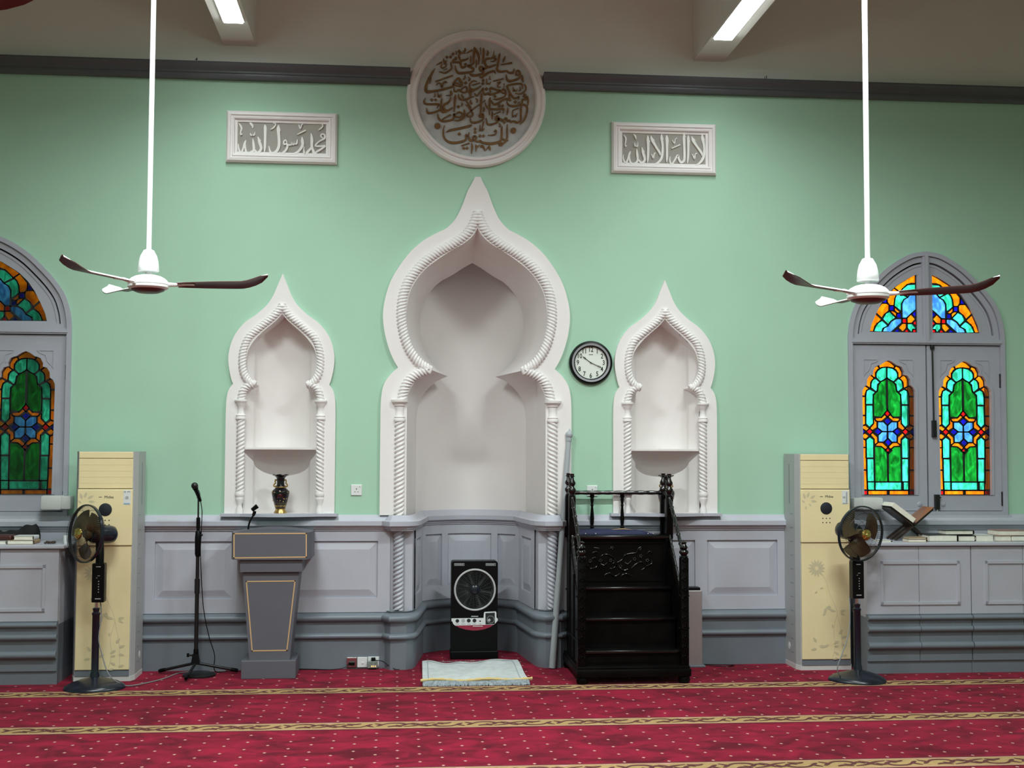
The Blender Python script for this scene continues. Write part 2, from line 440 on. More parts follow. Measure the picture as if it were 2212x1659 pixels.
# ---------------------------------------------------------------- carpet
def CARPET():
    m = bpy.data.materials.new('red_carpet'); m.use_nodes = True; nt = m.node_tree; b = nt.nodes['Principled BSDF']
    b.inputs['Roughness'].default_value = .95; b.inputs['Specular IOR Level'].default_value = .15
    b.inputs['Sheen Weight'].default_value = .25; b.inputs['Sheen Roughness'].default_value = .4
    b.inputs['Sheen Tint'].default_value = (.9, .25, .35, 1)
    tc = nt.nodes.new('ShaderNodeTexCoord'); mp = nt.nodes.new('ShaderNodeMapping'); mp.inputs['Scale'].default_value = (2.2, 3.4, 1)
    nt.links.new(tc.outputs['Object'], mp.inputs['Vector'])
    nz = nt.nodes.new('ShaderNodeTexNoise'); nz.inputs['Scale'].default_value = 1.6; nz.inputs['Detail'].default_value = 7; nz.inputs['Roughness'].default_value = .62; nz.inputs['Distortion'].default_value = .9
    nt.links.new(mp.outputs['Vector'], nz.inputs['Vector'])
    rp = nt.nodes.new('ShaderNodeValToRGB'); e = rp.color_ramp.elements
    e[0].position = .36; e[0].color = (.085, .0020, .010, 1); e[1].position = .66; e[1].color = (.285, .0065, .032, 1)
    k = rp.color_ramp.elements.new(.50); k.color = (.185, .0042, .021, 1)
    nt.links.new(nz.outputs['Fac'], rp.inputs['Fac']); nt.links.new(rp.outputs['Color'], b.inputs['Base Color'])
    n2 = nt.nodes.new('ShaderNodeTexNoise'); n2.inputs['Scale'].default_value = 260; nt.links.new(tc.outputs['Object'], n2.inputs['Vector'])
    bp = nt.nodes.new('ShaderNodeBump'); bp.inputs['Strength'].default_value = .5; bp.inputs['Distance'].default_value = .004
    nt.links.new(n2.outputs['Fac'], bp.inputs['Height']); nt.links.new(bp.outputs['Normal'], b.inputs['Normal'])
    return m
CARP = CARPET()
BANDM = M('carpet_gold_band', (.36, .235, .095), .95, var=.12, scale=30)
SCROLLM = M('carpet_maroon_scroll', (.095, .022, .020), .95)
SPECKM = M('carpet_cream_speck', (.50, .25, .22), .95)
BORDM = M('carpet_pink_edge', (.45, .24, .16), .95)
fl = MB()
fl.add([(XL, YB, 0), (XR, YB, 0), (XR, 1.3, 0), (XL, 1.3, 0)], [(0,1,2,3)], 0)
BY = [-.935-1.165*i for i in range(7)]; BW = .205
zz = .0008
for yb in BY:
    fl.add([(XL, yb-BW/2, zz), (XR, yb-BW/2, zz), (XR, yb+BW/2, zz), (XL, yb+BW/2, zz)], [(0,1,2,3)], 1)
    for sgn in (-1, 1):
        fl.add([(XL, yb+sgn*BW/2-.006, zz*1.5), (XR, yb+sgn*BW/2-.006, zz*1.5), (XR, yb+sgn*BW/2+.006, zz*1.5), (XL, yb+sgn*BW/2+.006, zz*1.5)], [(0,1,2,3)], 2)
        yq = yb+sgn*(BW/2-.016)
        fl.add([(XL, yq-.008, zz*1.5), (XR, yq-.008, zz*1.5), (XR, yq+.008, zz*1.5), (XL, yq+.008, zz*1.5)], [(0,1,2,3)], 4)
def scroll(cx, yb):
    S = [[(-.26,-.03),(-.20,.045),(-.12,.05),(-.09,.01),(-.12,-.02),(-.15,0)], [(.26,.03),(.20,-.045),(.12,-.05),(.09,-.01),(.12,.02),(.15,0)],
         [(-.10,-.05),(-.04,-.03),(0,.0),(.04,.03),(.10,.05)], [(-.05,.05),(-.01,.02),(.01,-.02),(.05,-.05)],
         [(-.28,.05),(-.24,.01),(-.27,-.03)], [(.28,-.05),(.24,-.01),(.27,.03)],
         [(-.20,-.05),(-.16,-.03),(-.11,-.05)], [(.20,.05),(.16,.03),(.11,.05)], [(-.03,.0),(-.055,.03),(-.09,.015)], [(.03,.0),(.055,-.03),(.09,-.015)]]
    for si, st in enumerate(S):
        p = cr(st, 4); zs = zz*2+.00006*si; k = len(p); L = []; R = []
        for i in range(k):
            a = p[max(0,i-1)]; b = p[min(k-1,i+1)]; t = Vector((b[0]-a[0], b[1]-a[1])).normalized()
            wd = .0055+.0085*math.sin(PI*i/(k-1))
            L.append((cx+p[i][0]-t[1]*wd, yb+p[i][1]+t[0]*wd, zs)); R.append((cx+p[i][0]+t[1]*wd, yb+p[i][1]-t[0]*wd, zs))
        fl.add(L+R, [(i, i+1, k+i+1, k+i) for i in range(k-1)], 2)
    fl.add([(cx-.035, yb+.075, zz*2), (cx, yb+.085, zz*2), (cx+.035, yb+.075, zz*2), (cx, yb+.055, zz*2)], [(0,1,2,3)], 3)
for i, yb in enumerate(BY[:4]):
    for k in range(-9, 10): scroll(k*.565+.2*i-.12, yb)
for r in range(2, 66):                                              # woven specks between the bands
    y = -r*.09+.02
    if min(abs(y-b) for b in BY) < BW/2+.03: continue
    for c in range(-26, 27):
        x = c*.25+(r % 2)*.125
        if y < -4.6: continue
        fl.add([(x-.0115, y, zz), (x, y-.015, zz), (x+.0115, y, zz), (x, y+.015, zz)], [(0,1,2,3)], 3)
for r in range(0, 14):
    y = r*.09+.02-.09*1
    for c in range(-2, 3):
        x = c*.25+(r % 2)*.125
        if abs(x) < .42 and 0 < y < .8: fl.add([(x-.0115, y, zz), (x, y-.015, zz), (x+.0115, y, zz), (x, y+.015, zz)], [(0,1,2,3)], 3)
struct(fl.build('floor', [CARP, BANDM, SCROLLM, SPECKM, BORDM]))

# ---------------------------------------------------------------- wainscot built along plan paths
class Path:
    def __init__(s, pts):
        s.p = [Vector(q) for q in pts]; s.d = [0]
        for a, b in zip(s.p, s.p[1:]): s.d.append(s.d[-1]+(b-a).length)
        s.L = s.d[-1]
        s.n = []
        for i in range(len(s.p)):
            a = s.p[max(0, i-1)]; b = s.p[min(len(s.p)-1, i+1)]; t = (b-a).normalized(); s.n.append(Vector((t.y, -t.x)))
    def at(s, q, o, z):
        q = min(max(q, 0), s.L); j = 0
        while j < len(s.d)-2 and s.d[j+1] < q: j += 1
        u = (q-s.d[j])/max(1e-9, s.d[j+1]-s.d[j]); c = s.p[j].lerp(s.p[j+1], u); n = s.n[j].lerp(s.n[j+1], u).normalized()
        return (c.x+n.x*o, c.y+n.y*o, z)
def sweep(mb, path, prof, mi=0, miter=True, cap=False):
    k = len(prof); n = len(path.p); vs = []
    for i in range(n):
        c = path.p[i]; nv = path.n[i]; f = 1.
        if miter and 0 < i < n-1:
            t = (path.p[i]-path.p[i-1]).normalized(); m = Vector((t.y, -t.x)); f = 1/max(.35, m.dot(nv))
        for o, z in prof: vs.append((c.x+nv.x*o*f, c.y+nv.y*o*f, z))
    mb.add(vs, [(i*k+j, (i+1)*k+j, (i+1)*k+j+1, i*k+j+1) for i in range(n-1) for j in range(k-1)], mi)
    if cap: mb.add(vs[:k], [list(range(k))], mi); mb.add(vs[-k:], [list(range(k))], mi)
def panelwall(mb, path, z0, z1, pans, o=.02, mi=0, ds=.06):
    """face at offset o with recessed, raised-field panels (s0, s1, za, zb)"""
    br = sorted({0, path.L} | {q for p in pans for q in p[:2]}); za, zb = (pans[0][2], pans[0][3]) if pans else (z0, z1)
    def strip(s0, s1, f0, f1):
        n = max(1, int((s1-s0)/ds)); vs = []
        for i in range(n+1):
            q = s0+(s1-s0)*i/n; vs += [path.at(q, *f0(q)), path.at(q, *f1(q))]
        mb.add(vs, [(2*i, 2*i+2, 2*i+3, 2*i+1) for i in range(n)], mi)
    K = lambda o, z: (lambda q: (o, z))
    for s0, s1 in zip(br, br[1:]):
        pn = [p for p in pans if abs(p[0]-s0) < 1e-6]
        if not pn:
            for a, b in ((z0, za), (za, zb), (zb, z1)):
                if b-a > 1e-6: strip(s0, s1, K(o, a), K(o, b))
            continue
        if za > z0: strip(s0, s1, K(o, z0), K(o, za))
        if zb < z1: strip(s0, s1, K(o, zb), K(o, z1))
        lo = o-.020; hi = o-.002; ins = min(.066, (s1-s0)*.28)
        g = .006
        strip(s0, s1, K(o, za), K(lo, za)); strip(s0, s1, K(o, zb), K(lo, zb))
        for e in (s0, s1): mb.add([path.at(e, o, za), path.at(e, o, zb), path.at(e, lo, zb), path.at(e, lo, za)], [(0,1,2,3)], mi)
        ring = [(s0, za, lo), (s1, za, lo), (s1, zb, lo), (s0, zb, lo)]
        inn = [(s0+ins, za+.066, hi), (s1-ins, za+.066, hi), (s1-ins, zb-.066, hi), (s0+ins, zb-.066, hi)]
        n = max(1, int((s1-s0)/ds))
        for i in range(4):
            a, b, c, d = ring[i], ring[(i+1) % 4], inn[(i+1) % 4], inn[i]
            m = n if i % 2 == 0 else 1; vs = []
            for t in range(m+1):
                u = t/m
                vs += [path.at(a[0]+(b[0]-a[0])*u, a[2], a[1]+(b[1]-a[1])*u), path.at(d[0]+(c[0]-d[0])*u, d[2], d[1]+(c[1]-d[1])*u)]
            mb.add(vs, [(2*t, 2*t+2, 2*t+3, 2*t+1) for t in range(m)], mi)
        strip(s0+ins, s1-ins, K(hi, za+.066), K(hi, zb-.066))
def arcp(c, r, a0, a1, n=8): return [(c[0]+r*math.cos(a0+(a1-a0)*i/n), c[1]+r*math.sin(a0+(a1-a0)*i/n)) for i in range(n+1)]
BASEP = [(0.030, 0), (.030, .232)]+arcp((.036, .255), .021, -PI/2, PI/2, 6)+[(.030, .279), (.030, .366)]+arcp((.036, .397), .028, -PI/2, PI/2, 7)+[(.030, .427), (.012, .440), (.02, .452), (0, .452)]
RAILP = [(.0, 1.083), (.030, 1.083), (.030, 1.094), (.040, 1.097), (.042, 1.112), (.060, 1.118), (.066, 1.124), (.066, 1.158), (.060, 1.164), (.040, 1.166), (.036, 1.172), (.012, 1.196), (.006, 1.206), (0, 1.206)]
ZA, ZB = .552, 1.0
base, wain, rail = MB(), MB(), MB()
panL = [(-2.517, -1.915), (-1.81, -1.40) if 0 else (-1.80, -1.34), (-1.24, -.785)]
runL = Path([(XL, 0), (-.688, 0)]); runR = Path([(.676, 0), (XR, 0)])
PL = [(-4.9, -4.35), (-4.23, -3.68), (-3.55, -2.62), (-2.517, -1.915), (-1.80, -.785)]
PR = [(.80, 1.778), (1.877, 2.463), (2.58, 3.60), (3.72, 4.27), (4.4, 4.95)]
panelwall(wain, runL, .44, 1.09, [(a-XL, b-XL, ZA, ZB) for a, b in PL], ds=9)
panelwall(wain, runR, .44, 1.09, [(a-.676, b-.676, ZA, ZB) for a, b in PR], ds=9)
for rn in (runL, runR): sweep(base, rn, BASEP); sweep(rail, rn, RAILP)
# pilasters under the mihrab columns, then jambs and the curved apse
APX = -.005
def apse_y(x): return .66+.27*(1-min(1, (abs(x-APX)/.47)**2))
def cap_path(sg):
    q = [(sg*.688, 0), (sg*.688, -.04), (sg*.665, -.075), (sg*.56, -.075), (sg*.53, -.045), (sg*.508, .02), (sg*.500, .075)]
    q = [(x+APX, y) for x, y in q]
    return Path(q if sg < 0 else q[::-1])
jL = Path([(APX-.500, .075), (APX-.430, .66)]); jR = Path([(APX+.430, .66), (APX+.500, .075)])
ap = Path([(APX-.430+.860*i/24, apse_y(APX-.430+.860*i/24)) for i in range(25)])
for sg in (-1, 1):
    c = cap_path(sg); sweep(base, c, BASEP); sweep(rail, c, RAILP)
    # flat ground behind the lower twisted column
    q = [(sg*.688, .0), (sg*.508, .0), (sg*.500, .075)]; q = [(x+APX, y) for x, y in q]
    q = q+[(APX+sg*.492, .145)]
    sweep(wain, Path(q if sg < 0 else q[::-1]), [(.008, .43), (.008, 1.10)])
for pth in (jL, jR):
    sweep(base, pth, BASEP); sweep(rail, pth, RAILP)
    panelwall(wain, pth, .44, 1.09, [(.10, pth.L-.13, ZA, ZB)])
sweep(base, ap, BASEP, miter=False); sweep(rail, ap, RAILP, miter=False)
m = ap.L/2
panelwall(wain, ap, .44, 1.09, [(.045, m-.265, ZA, ZB), (m-.205, m+.205, ZA, ZB), (m+.265, ap.L-.045, ZA, ZB)], ds=.03)
struct(base.build('baseboard_back', DGREY, smooth=35)); struct(wain.build('trim_3', LGREY)); struct(rail.build('trim_4', LGREY, smooth=35))

# ---------------------------------------------------------------- cornice, broken by the roundel
CP = [(0, 4.678), (.050, 4.678), (.058, 4.690), (.060, 4.716), (.072, 4.722), (.074, 4.734), (.085, 4.742), (.112, 4.768), (.118, 4.785), (.112, 4.798), (0, 4.800)]
for i, (a, b) in enumerate(((XL, -.56), (.525, XR))):
    c = MB(); sweep(c, Path([(a, 0), (b, 0)]), CP, cap=True); struct(c.build('trim_%d' % (5+i), CORN, smooth=35))

# ---------------------------------------------------------------- mihrab
def ropepath(a, b, cx, y, sg): return [(cx+sg*x, y, z) for x, z in (cr(a, 8)[:-1]+cr(b, 8))]
def column(mb_s, mb_b, mb_c, cx, y, ztop, zring, zbase, zfoot, r, sg):
    """capital block, twisted shaft, turned foot of a colonnette"""
    mb_c.lathe([(r*.80, zring-.012), (r*1.15, zring-.012), (r*1.18, zring), (r*1.05, zring+.010), (r*1.15, zring+.018), (r*1.0, zring+.026), (r*.78, zring+.034),
                (r*.70, (zring+ztop)/2), (r*.80, ztop-.045), (r*1.02, ztop-.036), (r*1.05, ztop-.028), (r*1.3, ztop-.014), (r*1.5, ztop-.006), (r*1.5, ztop+.006), (r*.9, ztop+.010)], (cx, y, 0), 24)
    mb_s.rope([(cx, y, zring-.010), (cx, y, zbase)], r, .0315, 3, 20, sgn=sg)
    h = zbase-zfoot
    mb_b.lathe([(r*.85, zfoot), (r*.85, zfoot+h*.18), (r*.62, zfoot+h*.30), (r*.60, zfoot+h*.42), (r*.95, zfoot+h*.62), (r*.98, zfoot+h*.70), (r*.9, zfoot+h*.74), (r*1.08, zfoot+h*.8), (r*1.12, zfoot+h*.9), (r*.9, zfoot+h)], (cx, y, 0), 24)
mi = thing('mihrab', 'tall white ogee arched prayer niche at the middle of the green wall', 'prayer niche', (MX, 0, 0))
s = MB()
s.prism(full(mih_out, MX)[:]+[(MX+x, z) for x, z in mih_op[::-1]]+[(MX-x, z) for x, z in mih_op[1:]], -.035, .02)
s.build('surround', WHITE, mi)
# splayed reveal from the front opening to the back opening, joined run by run
fr = evenly(cr(MIH_OP, 8), 60)[:-1]+evenly(cr(MIH_OP2, 8)+[(.558, 1.16)], 40)
bk = evenly(cr(MIH_BK, 8), 60)[:-1]+evenly(cr(MIH_BK2, 8)+[(.474, 1.16)], 40)
s = MB()
for sg in (-1, 1):
    NY = 6; vs = []
    for (x, z), (x2, z2) in zip(fr, bk):
        for j in range(NY+1):
            u = j/NY; vs.append((MX+sg*(x+(x2-x)*u), -.03+(.665+.03)*u, z+(z2-z)*u))
    k = NY+1
    s.add(vs, [(i*k+j, i*k+j+1, (i+1)*k+j+1, (i+1)*k+j) for i in range(len(fr)-1) for j in range(NY)])
s.build('splayed_reveal', NICHE, mi, smooth=40)
s = MB(); vs = []; n = 48
for i in range(n+1):
    x = APX-.50+1.0*i/n
    for z in (1.15, 2.0, 2.6, 3.5): vs.append((x, max(.664, apse_y(x)), z))
s.add(vs, [(i*4+j, i*4+4+j, i*4+5+j, i*4+1+j) for i in range(n) for j in range(3)])
s.add([(APX-.5, .66, 3.5), (APX+.5, .66, 3.5), (APX+.5, .98, 3.5), (APX-.5, .98, 3.5)], [(0,1,2,3)])
s.build('apse_wall', NICHE, mi, smooth=60)
for sg in (-1, 1):
    s = MB(); s.rope(ropepath(MIH_ROPE, MIH_ROPE2, MX, -.030, sg), .042, .0270, 3, 18, sgn=-sg)
    s.build('rope_moulding', WHITE, mi, smooth=60)
    cx = MX+sg*.615
    sh, bs, cp = MB(), MB(), MB()
    cp.lathe([(.030, 1.985-.04), (.046, 1.95), (.048, 1.965), (.040, 1.973), (.045, 1.985), (.036, 1.995), (.033, 2.04), (.036, 2.068), (.046, 2.075), (.046, 2.084), (.056, 2.094), (.068, 2.104), (.070, 2.122), (.03, 2.126)], (cx, -.032, 0), 24)
    sh.rope([(cx, -.032, 1.955), (cx, -.032, 1.20)], .043, .035, 3, 22, sgn=-sg)
    c = sh.build('colonnette', WHITE, mi, smooth=60); cp.build('capital', WHITE, c, smooth=40)
    sh = MB(); sh.rope([(cx, -.032, 1.085), (cx, -.032, .455)], .043, .035, 3, 22, sgn=-sg)
    tag_o = sh.build('lower_colonnette', LGREY, mi, smooth=60); tag_o['label'] = 'grey twisted lower column'

# ---------------------------------------------------------------- side niches (one built, one copied)
NB = .30
def niche_y(x):
    a = abs(x)
    if a < .222: return .10+.135*math.sqrt(max(0, 1-(a/.226)**2))
    return max(0., .10*(.300-a)/.078)+.004
ni = thing('wall_niche', 'white arched wall niche on the left, above the grey lectern', 'niche', (NXL, 0, 0), 'white side niches')
O = Vector((0, 0, 0))
s = MB(); s.prism(full(ni_out)+ni_op[::-1]+[(-x, z) for x, z in ni_op[1:]], -.030, .02); s.build('surround', WHITE, ni, off=O)
hp = evenly(ni_op, 110)
s = MB()
for sg in (-1, 1):
    vs = []; k = 4
    for x, z in hp:
        yb = niche_y(x)
        for j in range(k): vs.append((sg*x, -.02+(yb+.02)*j/(k-1), z))
    s.add(vs, [(i*k+j, i*k+j+1, (i+1)*k+j+1, (i+1)*k+j) for i in range(len(hp)-1) for j in range(k-1)])
xs = sorted({-.30+.60*i/60 for i in range(61)} | {-.222, .222}); vs = []
for x in xs: vs += [(x, niche_y(x), SILL), (x, niche_y(x), 2.85)]
s.add(vs, [(2*i, 2*i+2, 2*i+3, 2*i+1) for i in range(len(xs)-1)])
s.add([(x, niche_y(x), SILL+.011) for x in xs], [list(range(len(xs)))])
s.add([(x, niche_y(x), 2.85) for x in xs]+[(.3, -.0, 2.85), (-.3, -.0, 2.85)], [list(range(len(xs)+2))])
s.build('recess', NICHE, ni, off=O, smooth=40)
s = MB(); xs2 = [x for x in xs if abs(x) < .291]
s.zprism([(x, niche_y(x)-.002) for x in xs2]+[(.29, -.005), (-.29, -.005)], 1.722, 1.737); s.build('shelf', NICHE, ni, off=O)
for sg in (-1, 1):
    s = MB(); s.rope(ropepath(NI_ROPE, NI_ROPE2, 0, -.026, sg), .0325, .0255, 3, 16, sgn=-sg); s.build('rope_moulding', WHITE, ni, off=O, smooth=60)
    sh, bs, cp = MB(), MB(), MB(); column(sh, bs, cp, sg*.312, -.026, 2.107, 1.972, 1.392, SILL+.012, .034, -sg)
    c = sh.build('colonnette', WHITE, ni, off=O, smooth=60); cp.build('capital', WHITE, c, off=O, smooth=40); bs.build('column_foot', WHITE, c, off=O, smooth=40)
s = MB()
lp = [(-.455, .0), (-.455, -.078)]+[(-.30+.60*i/16, -.078-.085*math.sin(PI*i/16)) for i in range(17)]+[(.455, -.078), (.455, .0)]
s.zprism(lp, 1.196, 1.219); s.build('sill', LGREY, ni, off=O)
dup(ni, (NXR, 0, 0), 'white arched wall niche at right, partly behind the black wooden pulpit')

# ---------------------------------------------------------------- inscriptions
FRM = {'A': (900, 90, 14.747), 'B': (1010, 90, 14.747), 'C': (900, 160, 14.747), 'D': (1010, 160, 14.747), 'E': (900, 230, 14.747), 'G': (1010, 230, 14.747), 'L': (480, 225, 8.508), 'R': (1310, 255, 9.0286)}
def strokes(mb, data, y0, y1, wk=1., mi=0):
    y0_ = y0; ns = 0
    for line in data.strip().splitlines():
        fr, body = line.split(':'); ox, oy, k = FRM[fr.strip()]
        for st in body.split('/'):
            ns += 1; y0 = y0_-.00006*(ns % 40)
            v = [float(t) for t in st.replace(',', ' ').split()]
            pts = [v[i:i+3] for i in range(0, len(v), 3)]
            if len(pts) == 1:                                       # a rhombic dot
                x, y, d = pts[0]; q = [(x-d*.55, y), (x, y-d*.58), (x+d*.55, y), (x, y+d*.58)]
                if d >= 150: q = [(x+d*.5*math.cos(a*PI/12), y+d*.5*math.sin(a*PI/12)) for a in range(24)]
                w3 = [P(ox+a/k, oy+b/k) for a, b in q]; mb.prism([(p.x, p.z) for p in w3], y0, y1, mi, back=False); continue
            pts = cr([tuple(p) for p in pts], 5)
            c = [P(ox+a/k, oy+b/k) for a, b, _ in pts]
            mb.ribbon([(p.x, p.z) for p in c], [max(8, q[2])/k*.00372*wk for q in pts], y0, y1, mi)
MED = """
A:705 990 10,800 1010 40,900 1030 50,1030 960 50,1110 880 46,1095 760 50,1075 670 16/850 950 10,970 885 20/820 740 30,770 810 34,800 870 36,880 860 34,940 800 36,920 740 34,860 740 30/850 570 20,860 640 50,900 690 50,960 620 14/620 780 16,800 680 40/960 525 90/1075 520 90/1155 425 90/1350 340 100/1250 330 30,1270 440 30
A:1230 520 50,1260 580 50,1180 610 60,1150 680 50,1280 690 50,1400 680 60,1380 600 50,1340 500 60,1390 410 50,1480 390 40,1550 410 20/1530 240 30,1540 310 50,1490 350 40/1640 545 20,1560 610 50,1450 630 60,1400 690 60,1410 800 56,1440 860 60,1530 830 50,1570 740 50,1510 760 40/1590 400 20,1760 300 50
A:1830 200 20,1830 330 70,1810 600 56,1790 740 50,1630 810 60,1720 850 60,1800 900 60,1780 970 50,1650 1010 56,1480 1030 70,1330 1030 70,1250 940 50,1225 790 14/1720 480 20,1720 600 50,1710 720 16/1850 240 50,1930 380 70,1980 560 60,1970 760 20/1890 600 20,1900 720 50,1880 860 16/2025 220 30,2030 430 16
B:500 230 20,505 350 60,490 550 60,460 740 20/620 310 16,640 400 60,610 480 50/840 320 16,810 470 36,760 560 50,610 580 60,550 660 56,560 760 60,650 840 60,780 810 56,900 760 24/880 470 20,850 560 60,900 590 40,830 660 36,710 660 12
B:640 850 50,500 910 60,420 960 50,370 900 50,400 830 50,470 850 50,500 920 50,490 1020 50,380 1080 56,200 1110 70,100 1080 56,40 1000 20/1020 400 20,1000 500 60,960 750 60,930 920 60,1020 990 60,1150 980 50,1250 970 50,1290 1010 50,1380 1030 60,1440 1020 50,1480 890 20
B:880 1060 16,860 1000 40,800 970 56,680 1010 60,530 1100 70,430 1170 60,370 1140 14/1200 500 14,1160 580 50,1110 690 14/1050 770 30,1410 710 56/1620 1090 50,1540 1080 50,1540 1000 46,1590 950 46,1650 1000 50,1670 1100 56,1620 1200 60,1480 1260 66,1320 1290 70,1240 1220 56,1220 1080 20/1730 1100 20,1740 1220 60,1770 1330 16
C:580 -150 12,480 20 60,350 250 60,290 470 84,320 590 90,450 590 70,700 550 60,950 490 56,1150 420 50,1160 330 40,1240 230 46,1330 170 60,1400 260 70,1440 350 60,1380 420 50,1250 390 50,1150 360 36/470 60 14,450 200 30,415 340 12/1180 300 16,1300 320 36,1400 380 20/590 270 36,860 180 40,1150 80 40
C:620 390 20,680 320 36,760 340 40,800 450 44,840 320 40,920 280 44,965 310 20/1320 140 16,1370 240 70,1400 300 40/1190 450 20,1190 560 46,1260 590 44,1330 520 36,1400 580 44,1500 620 46,1590 580 46,1600 480 46,1550 430 46,1470 470 40,1390 550 30/1555 310 100/475 855 90/600 855 90/1325 1070 100/2110 230 100/2100 335 90
C:1540 60 20,1530 150 56,1470 215 16/1640 120 20,1690 200 40,1640 240 36/1920 270 14,1810 250 36,1710 310 46,1680 400 50,1710 500 56,1820 530 60,1960 470 50,2050 400 20/1760 390 36,2010 310 30/1830 550 60,1700 580 110,1710 680 60,1700 770 56,1560 840 60,1420 840 60,1340 780 50,1330 660 20/1420 660 16,1450 740 50,1500 780 30/1560 850 50,1690 790 40,1830 740 20
C:1080 560 30,1090 620 70,1100 690 40,930 715 14/560 640 14,590 690 30,560 760 36/670 620 20,690 760 34,720 700 20,730 770 30,770 740 20,780 650 16/275 790 14,230 910 50,290 980 56,480 990 56,680 990 60,690 1030 40,630 1110 14/800 800 16,780 900 50,770 1080 60,740 1160 50,600 1230 50,440 1270 60,340 1260 50,310 1110 14
C:1080 720 16,1060 850 40,980 950 60,890 990 56,850 1080 60,900 1170 60,1000 1190 56,1140 1090 20/780 1130 50,820 1220 80,900 1230 60,1000 1190 40/1240 680 20,1220 800 66,1200 1000 56,1190 1230 30/1550 1010 14,1640 1060 46,1720 1180 50,1780 1290 46,1740 1370 50,1650 1380 50,1600 1340 44,1640 1280 40,1750 1180 36,1950 1030 30,2190 860 20/1560 860 20,1620 960 40,1720 1100 30
C:1420 930 14,1450 990 40,1420 1050 36/1720 860 30,1710 930 50,1760 990 40/1870 800 14,1930 860 40,1900 930 36/1510 1150 16,1520 1250 56,1520 1380 50,1440 1460 50,1300 1510 46,1190 1500 14/1190 1310 30,1260 1290 30,1350 1240 50,1440 1290 50,1430 1370 54,1340 1400 54,1220 1370 44,1180 1300 50,1170 1440 56,1080 1500 50,900 1530 60,770 1510 66,690 1420 50,660 1280 16/820 1470 36,1080 1320 36
D:430 640 20,440 720 60,425 900 60,420 1100 56,400 1300 36/440 1270 40,370 1360 56,420 1390 60,480 1300 46,500 1380 46,480 1470 46,340 1550 50,190 1580 60,100 1540 50,75 1430 16/210 640 20,280 720 50,360 640 36,490 470 36/490 480 30,500 620 50,560 680 56,640 640 50,700 680 60,830 660 50,1030 570 60,900 530 50,760 480 60,710 520 56,730 620 36
D:590 505 100/490 230 90/480 335 90/1000 1040 90/1110 1040 90/1510 920 100/1810 690 90/865 740 90/700 90 20,705 210 36/600 180 20,610 340 34,650 330 20,690 350 30,735 280 16/810 260 36,1135 180 40/930 310 20,1040 290 40,960 370 30,960 440 40,1050 450 16/1155 330 30,1155 460 16
D:1190 640 46,1090 620 46,1090 540 46,1150 510 46,1200 580 50,1200 700 46,1130 770 46,950 830 56,810 830 14/1740 500 16,1740 400 40,1690 340 50,1500 350 60,1280 390 56,1260 460 60,1310 560 50,1400 720 56,1480 800 56,1580 780 50,1630 750 40,1610 870 14/1280 480 40,1320 640 40,1320 760 40,1370 880 50/740 860 20,800 960 50,860 1000 66,980 950 60,1100 870 56,1220 820 60,1320 850 60,1370 890 30
D:1790 340 20,1850 440 36,1830 560 40,1720 640 44,1620 660 46,1510 640 14/1440 430 20,1450 580 34,1490 520 20,1510 570 30,1560 560 26,1570 500 14/1650 430 14,1680 520 36,1630 570 36/1240 860 20,1260 960 40,1330 1030 56,1460 1050 66,1620 1020 60,1720 960 56,1740 840 50,1800 840 60,1890 760 60,1740 740 36/1900 740 30,1920 900 50,1910 1040 20/1590 960 20,1660 910 20
D:1660 1640 14,1800 1480 50,1880 1250 56,1880 1080 56,1780 1000 50,1700 1060 56,1690 1300 56,1680 1500 56,1600 1570 56,1530 1560 60,1500 1510 30/1520 1560 50,1440 1530 50,1380 1560 50,1330 1500 46,1270 1530 56,1210 1440 76,1160 1480 40/1180 1600 60,1120 1520 66,1000 1460 70,920 1500 60,890 1440 56,930 1370 56,980 1430 60,960 1540 46,860 1600 50,720 1640 60,620 1610 50,590 1430 16
D:550 930 20,590 1050 40,680 1130 50,850 1150 60,1050 1140 60,1150 1150 50,1120 1280 16/720 770 20,700 850 60,690 1100 56,690 1340 16/780 1210 20,780 1350 50,770 1470 16/840 1310 30,1040 1220 40/1275 1100 16,1270 1220 46,1240 1330 16/1430 1190 26,1610 1110 30/1425 1190 26,1430 1390 34,1490 1340 20,1530 1380 30,1570 1270 14/510 1070 16,520 1160 50,500 1240 16
E:660 650 190/940 860 14,1050 790 60,1400 720 66,1680 650 66,1760 605 14/880 630 20,845 800 40,850 960 50,920 1090 60,1060 1170 70,1250 1180 70,1450 1140 66,1560 1080 50,1560 950 46,1620 950 30/1560 900 20,1580 950 50,1660 930 30/1355 905 100/1855 745 90/1855 850 90/2010 965 90/2120 965 90/1490 1355 90/1600 1355 90
E:1665 850 20,1650 980 40,1700 1110 66,1790 1110 60/1840 960 46,1890 1000 46,1870 1070 50,1800 1070 46,1790 1000 46,1840 960 40/1840 1100 50,1930 1150 50,2030 1110 50/1420 1280 36,1680 1195 40/1750 1190 20,1760 1320 56,1740 1530 16/1870 1240 20,1890 1310 50,1880 1460 14/1880 1260 40,1930 1310 50,2000 1240 14
G:1450 795 185/400 1100 50,450 1170 66,700 1210 76,950 1170 70,1060 1090 60,1080 900 60,1080 740 60,1090 650 16/1100 1050 40,1180 1100 60,1250 1020 50,1250 800 50,1260 590 16/1080 1160 60,1000 1230 60,1060 1270 50,1130 1200 56,1280 1100 30/1000 560 20,1040 630 40,1000 680 30/640 945 14,780 940 40,870 920 40,910 840 40,880 780 40,840 840 34
G:500 500 30,480 640 34,450 780 34,400 770 30/400 610 20,385 790 34,440 780 26,480 790 30,525 730 14/500 1280 40,430 1270 40,430 1320 40,500 1310 40,520 1370 50,560 1450 14/680 1280 20,640 1330 34,590 1420 16/680 1280 30,700 1350 56,715 1440 14
"""
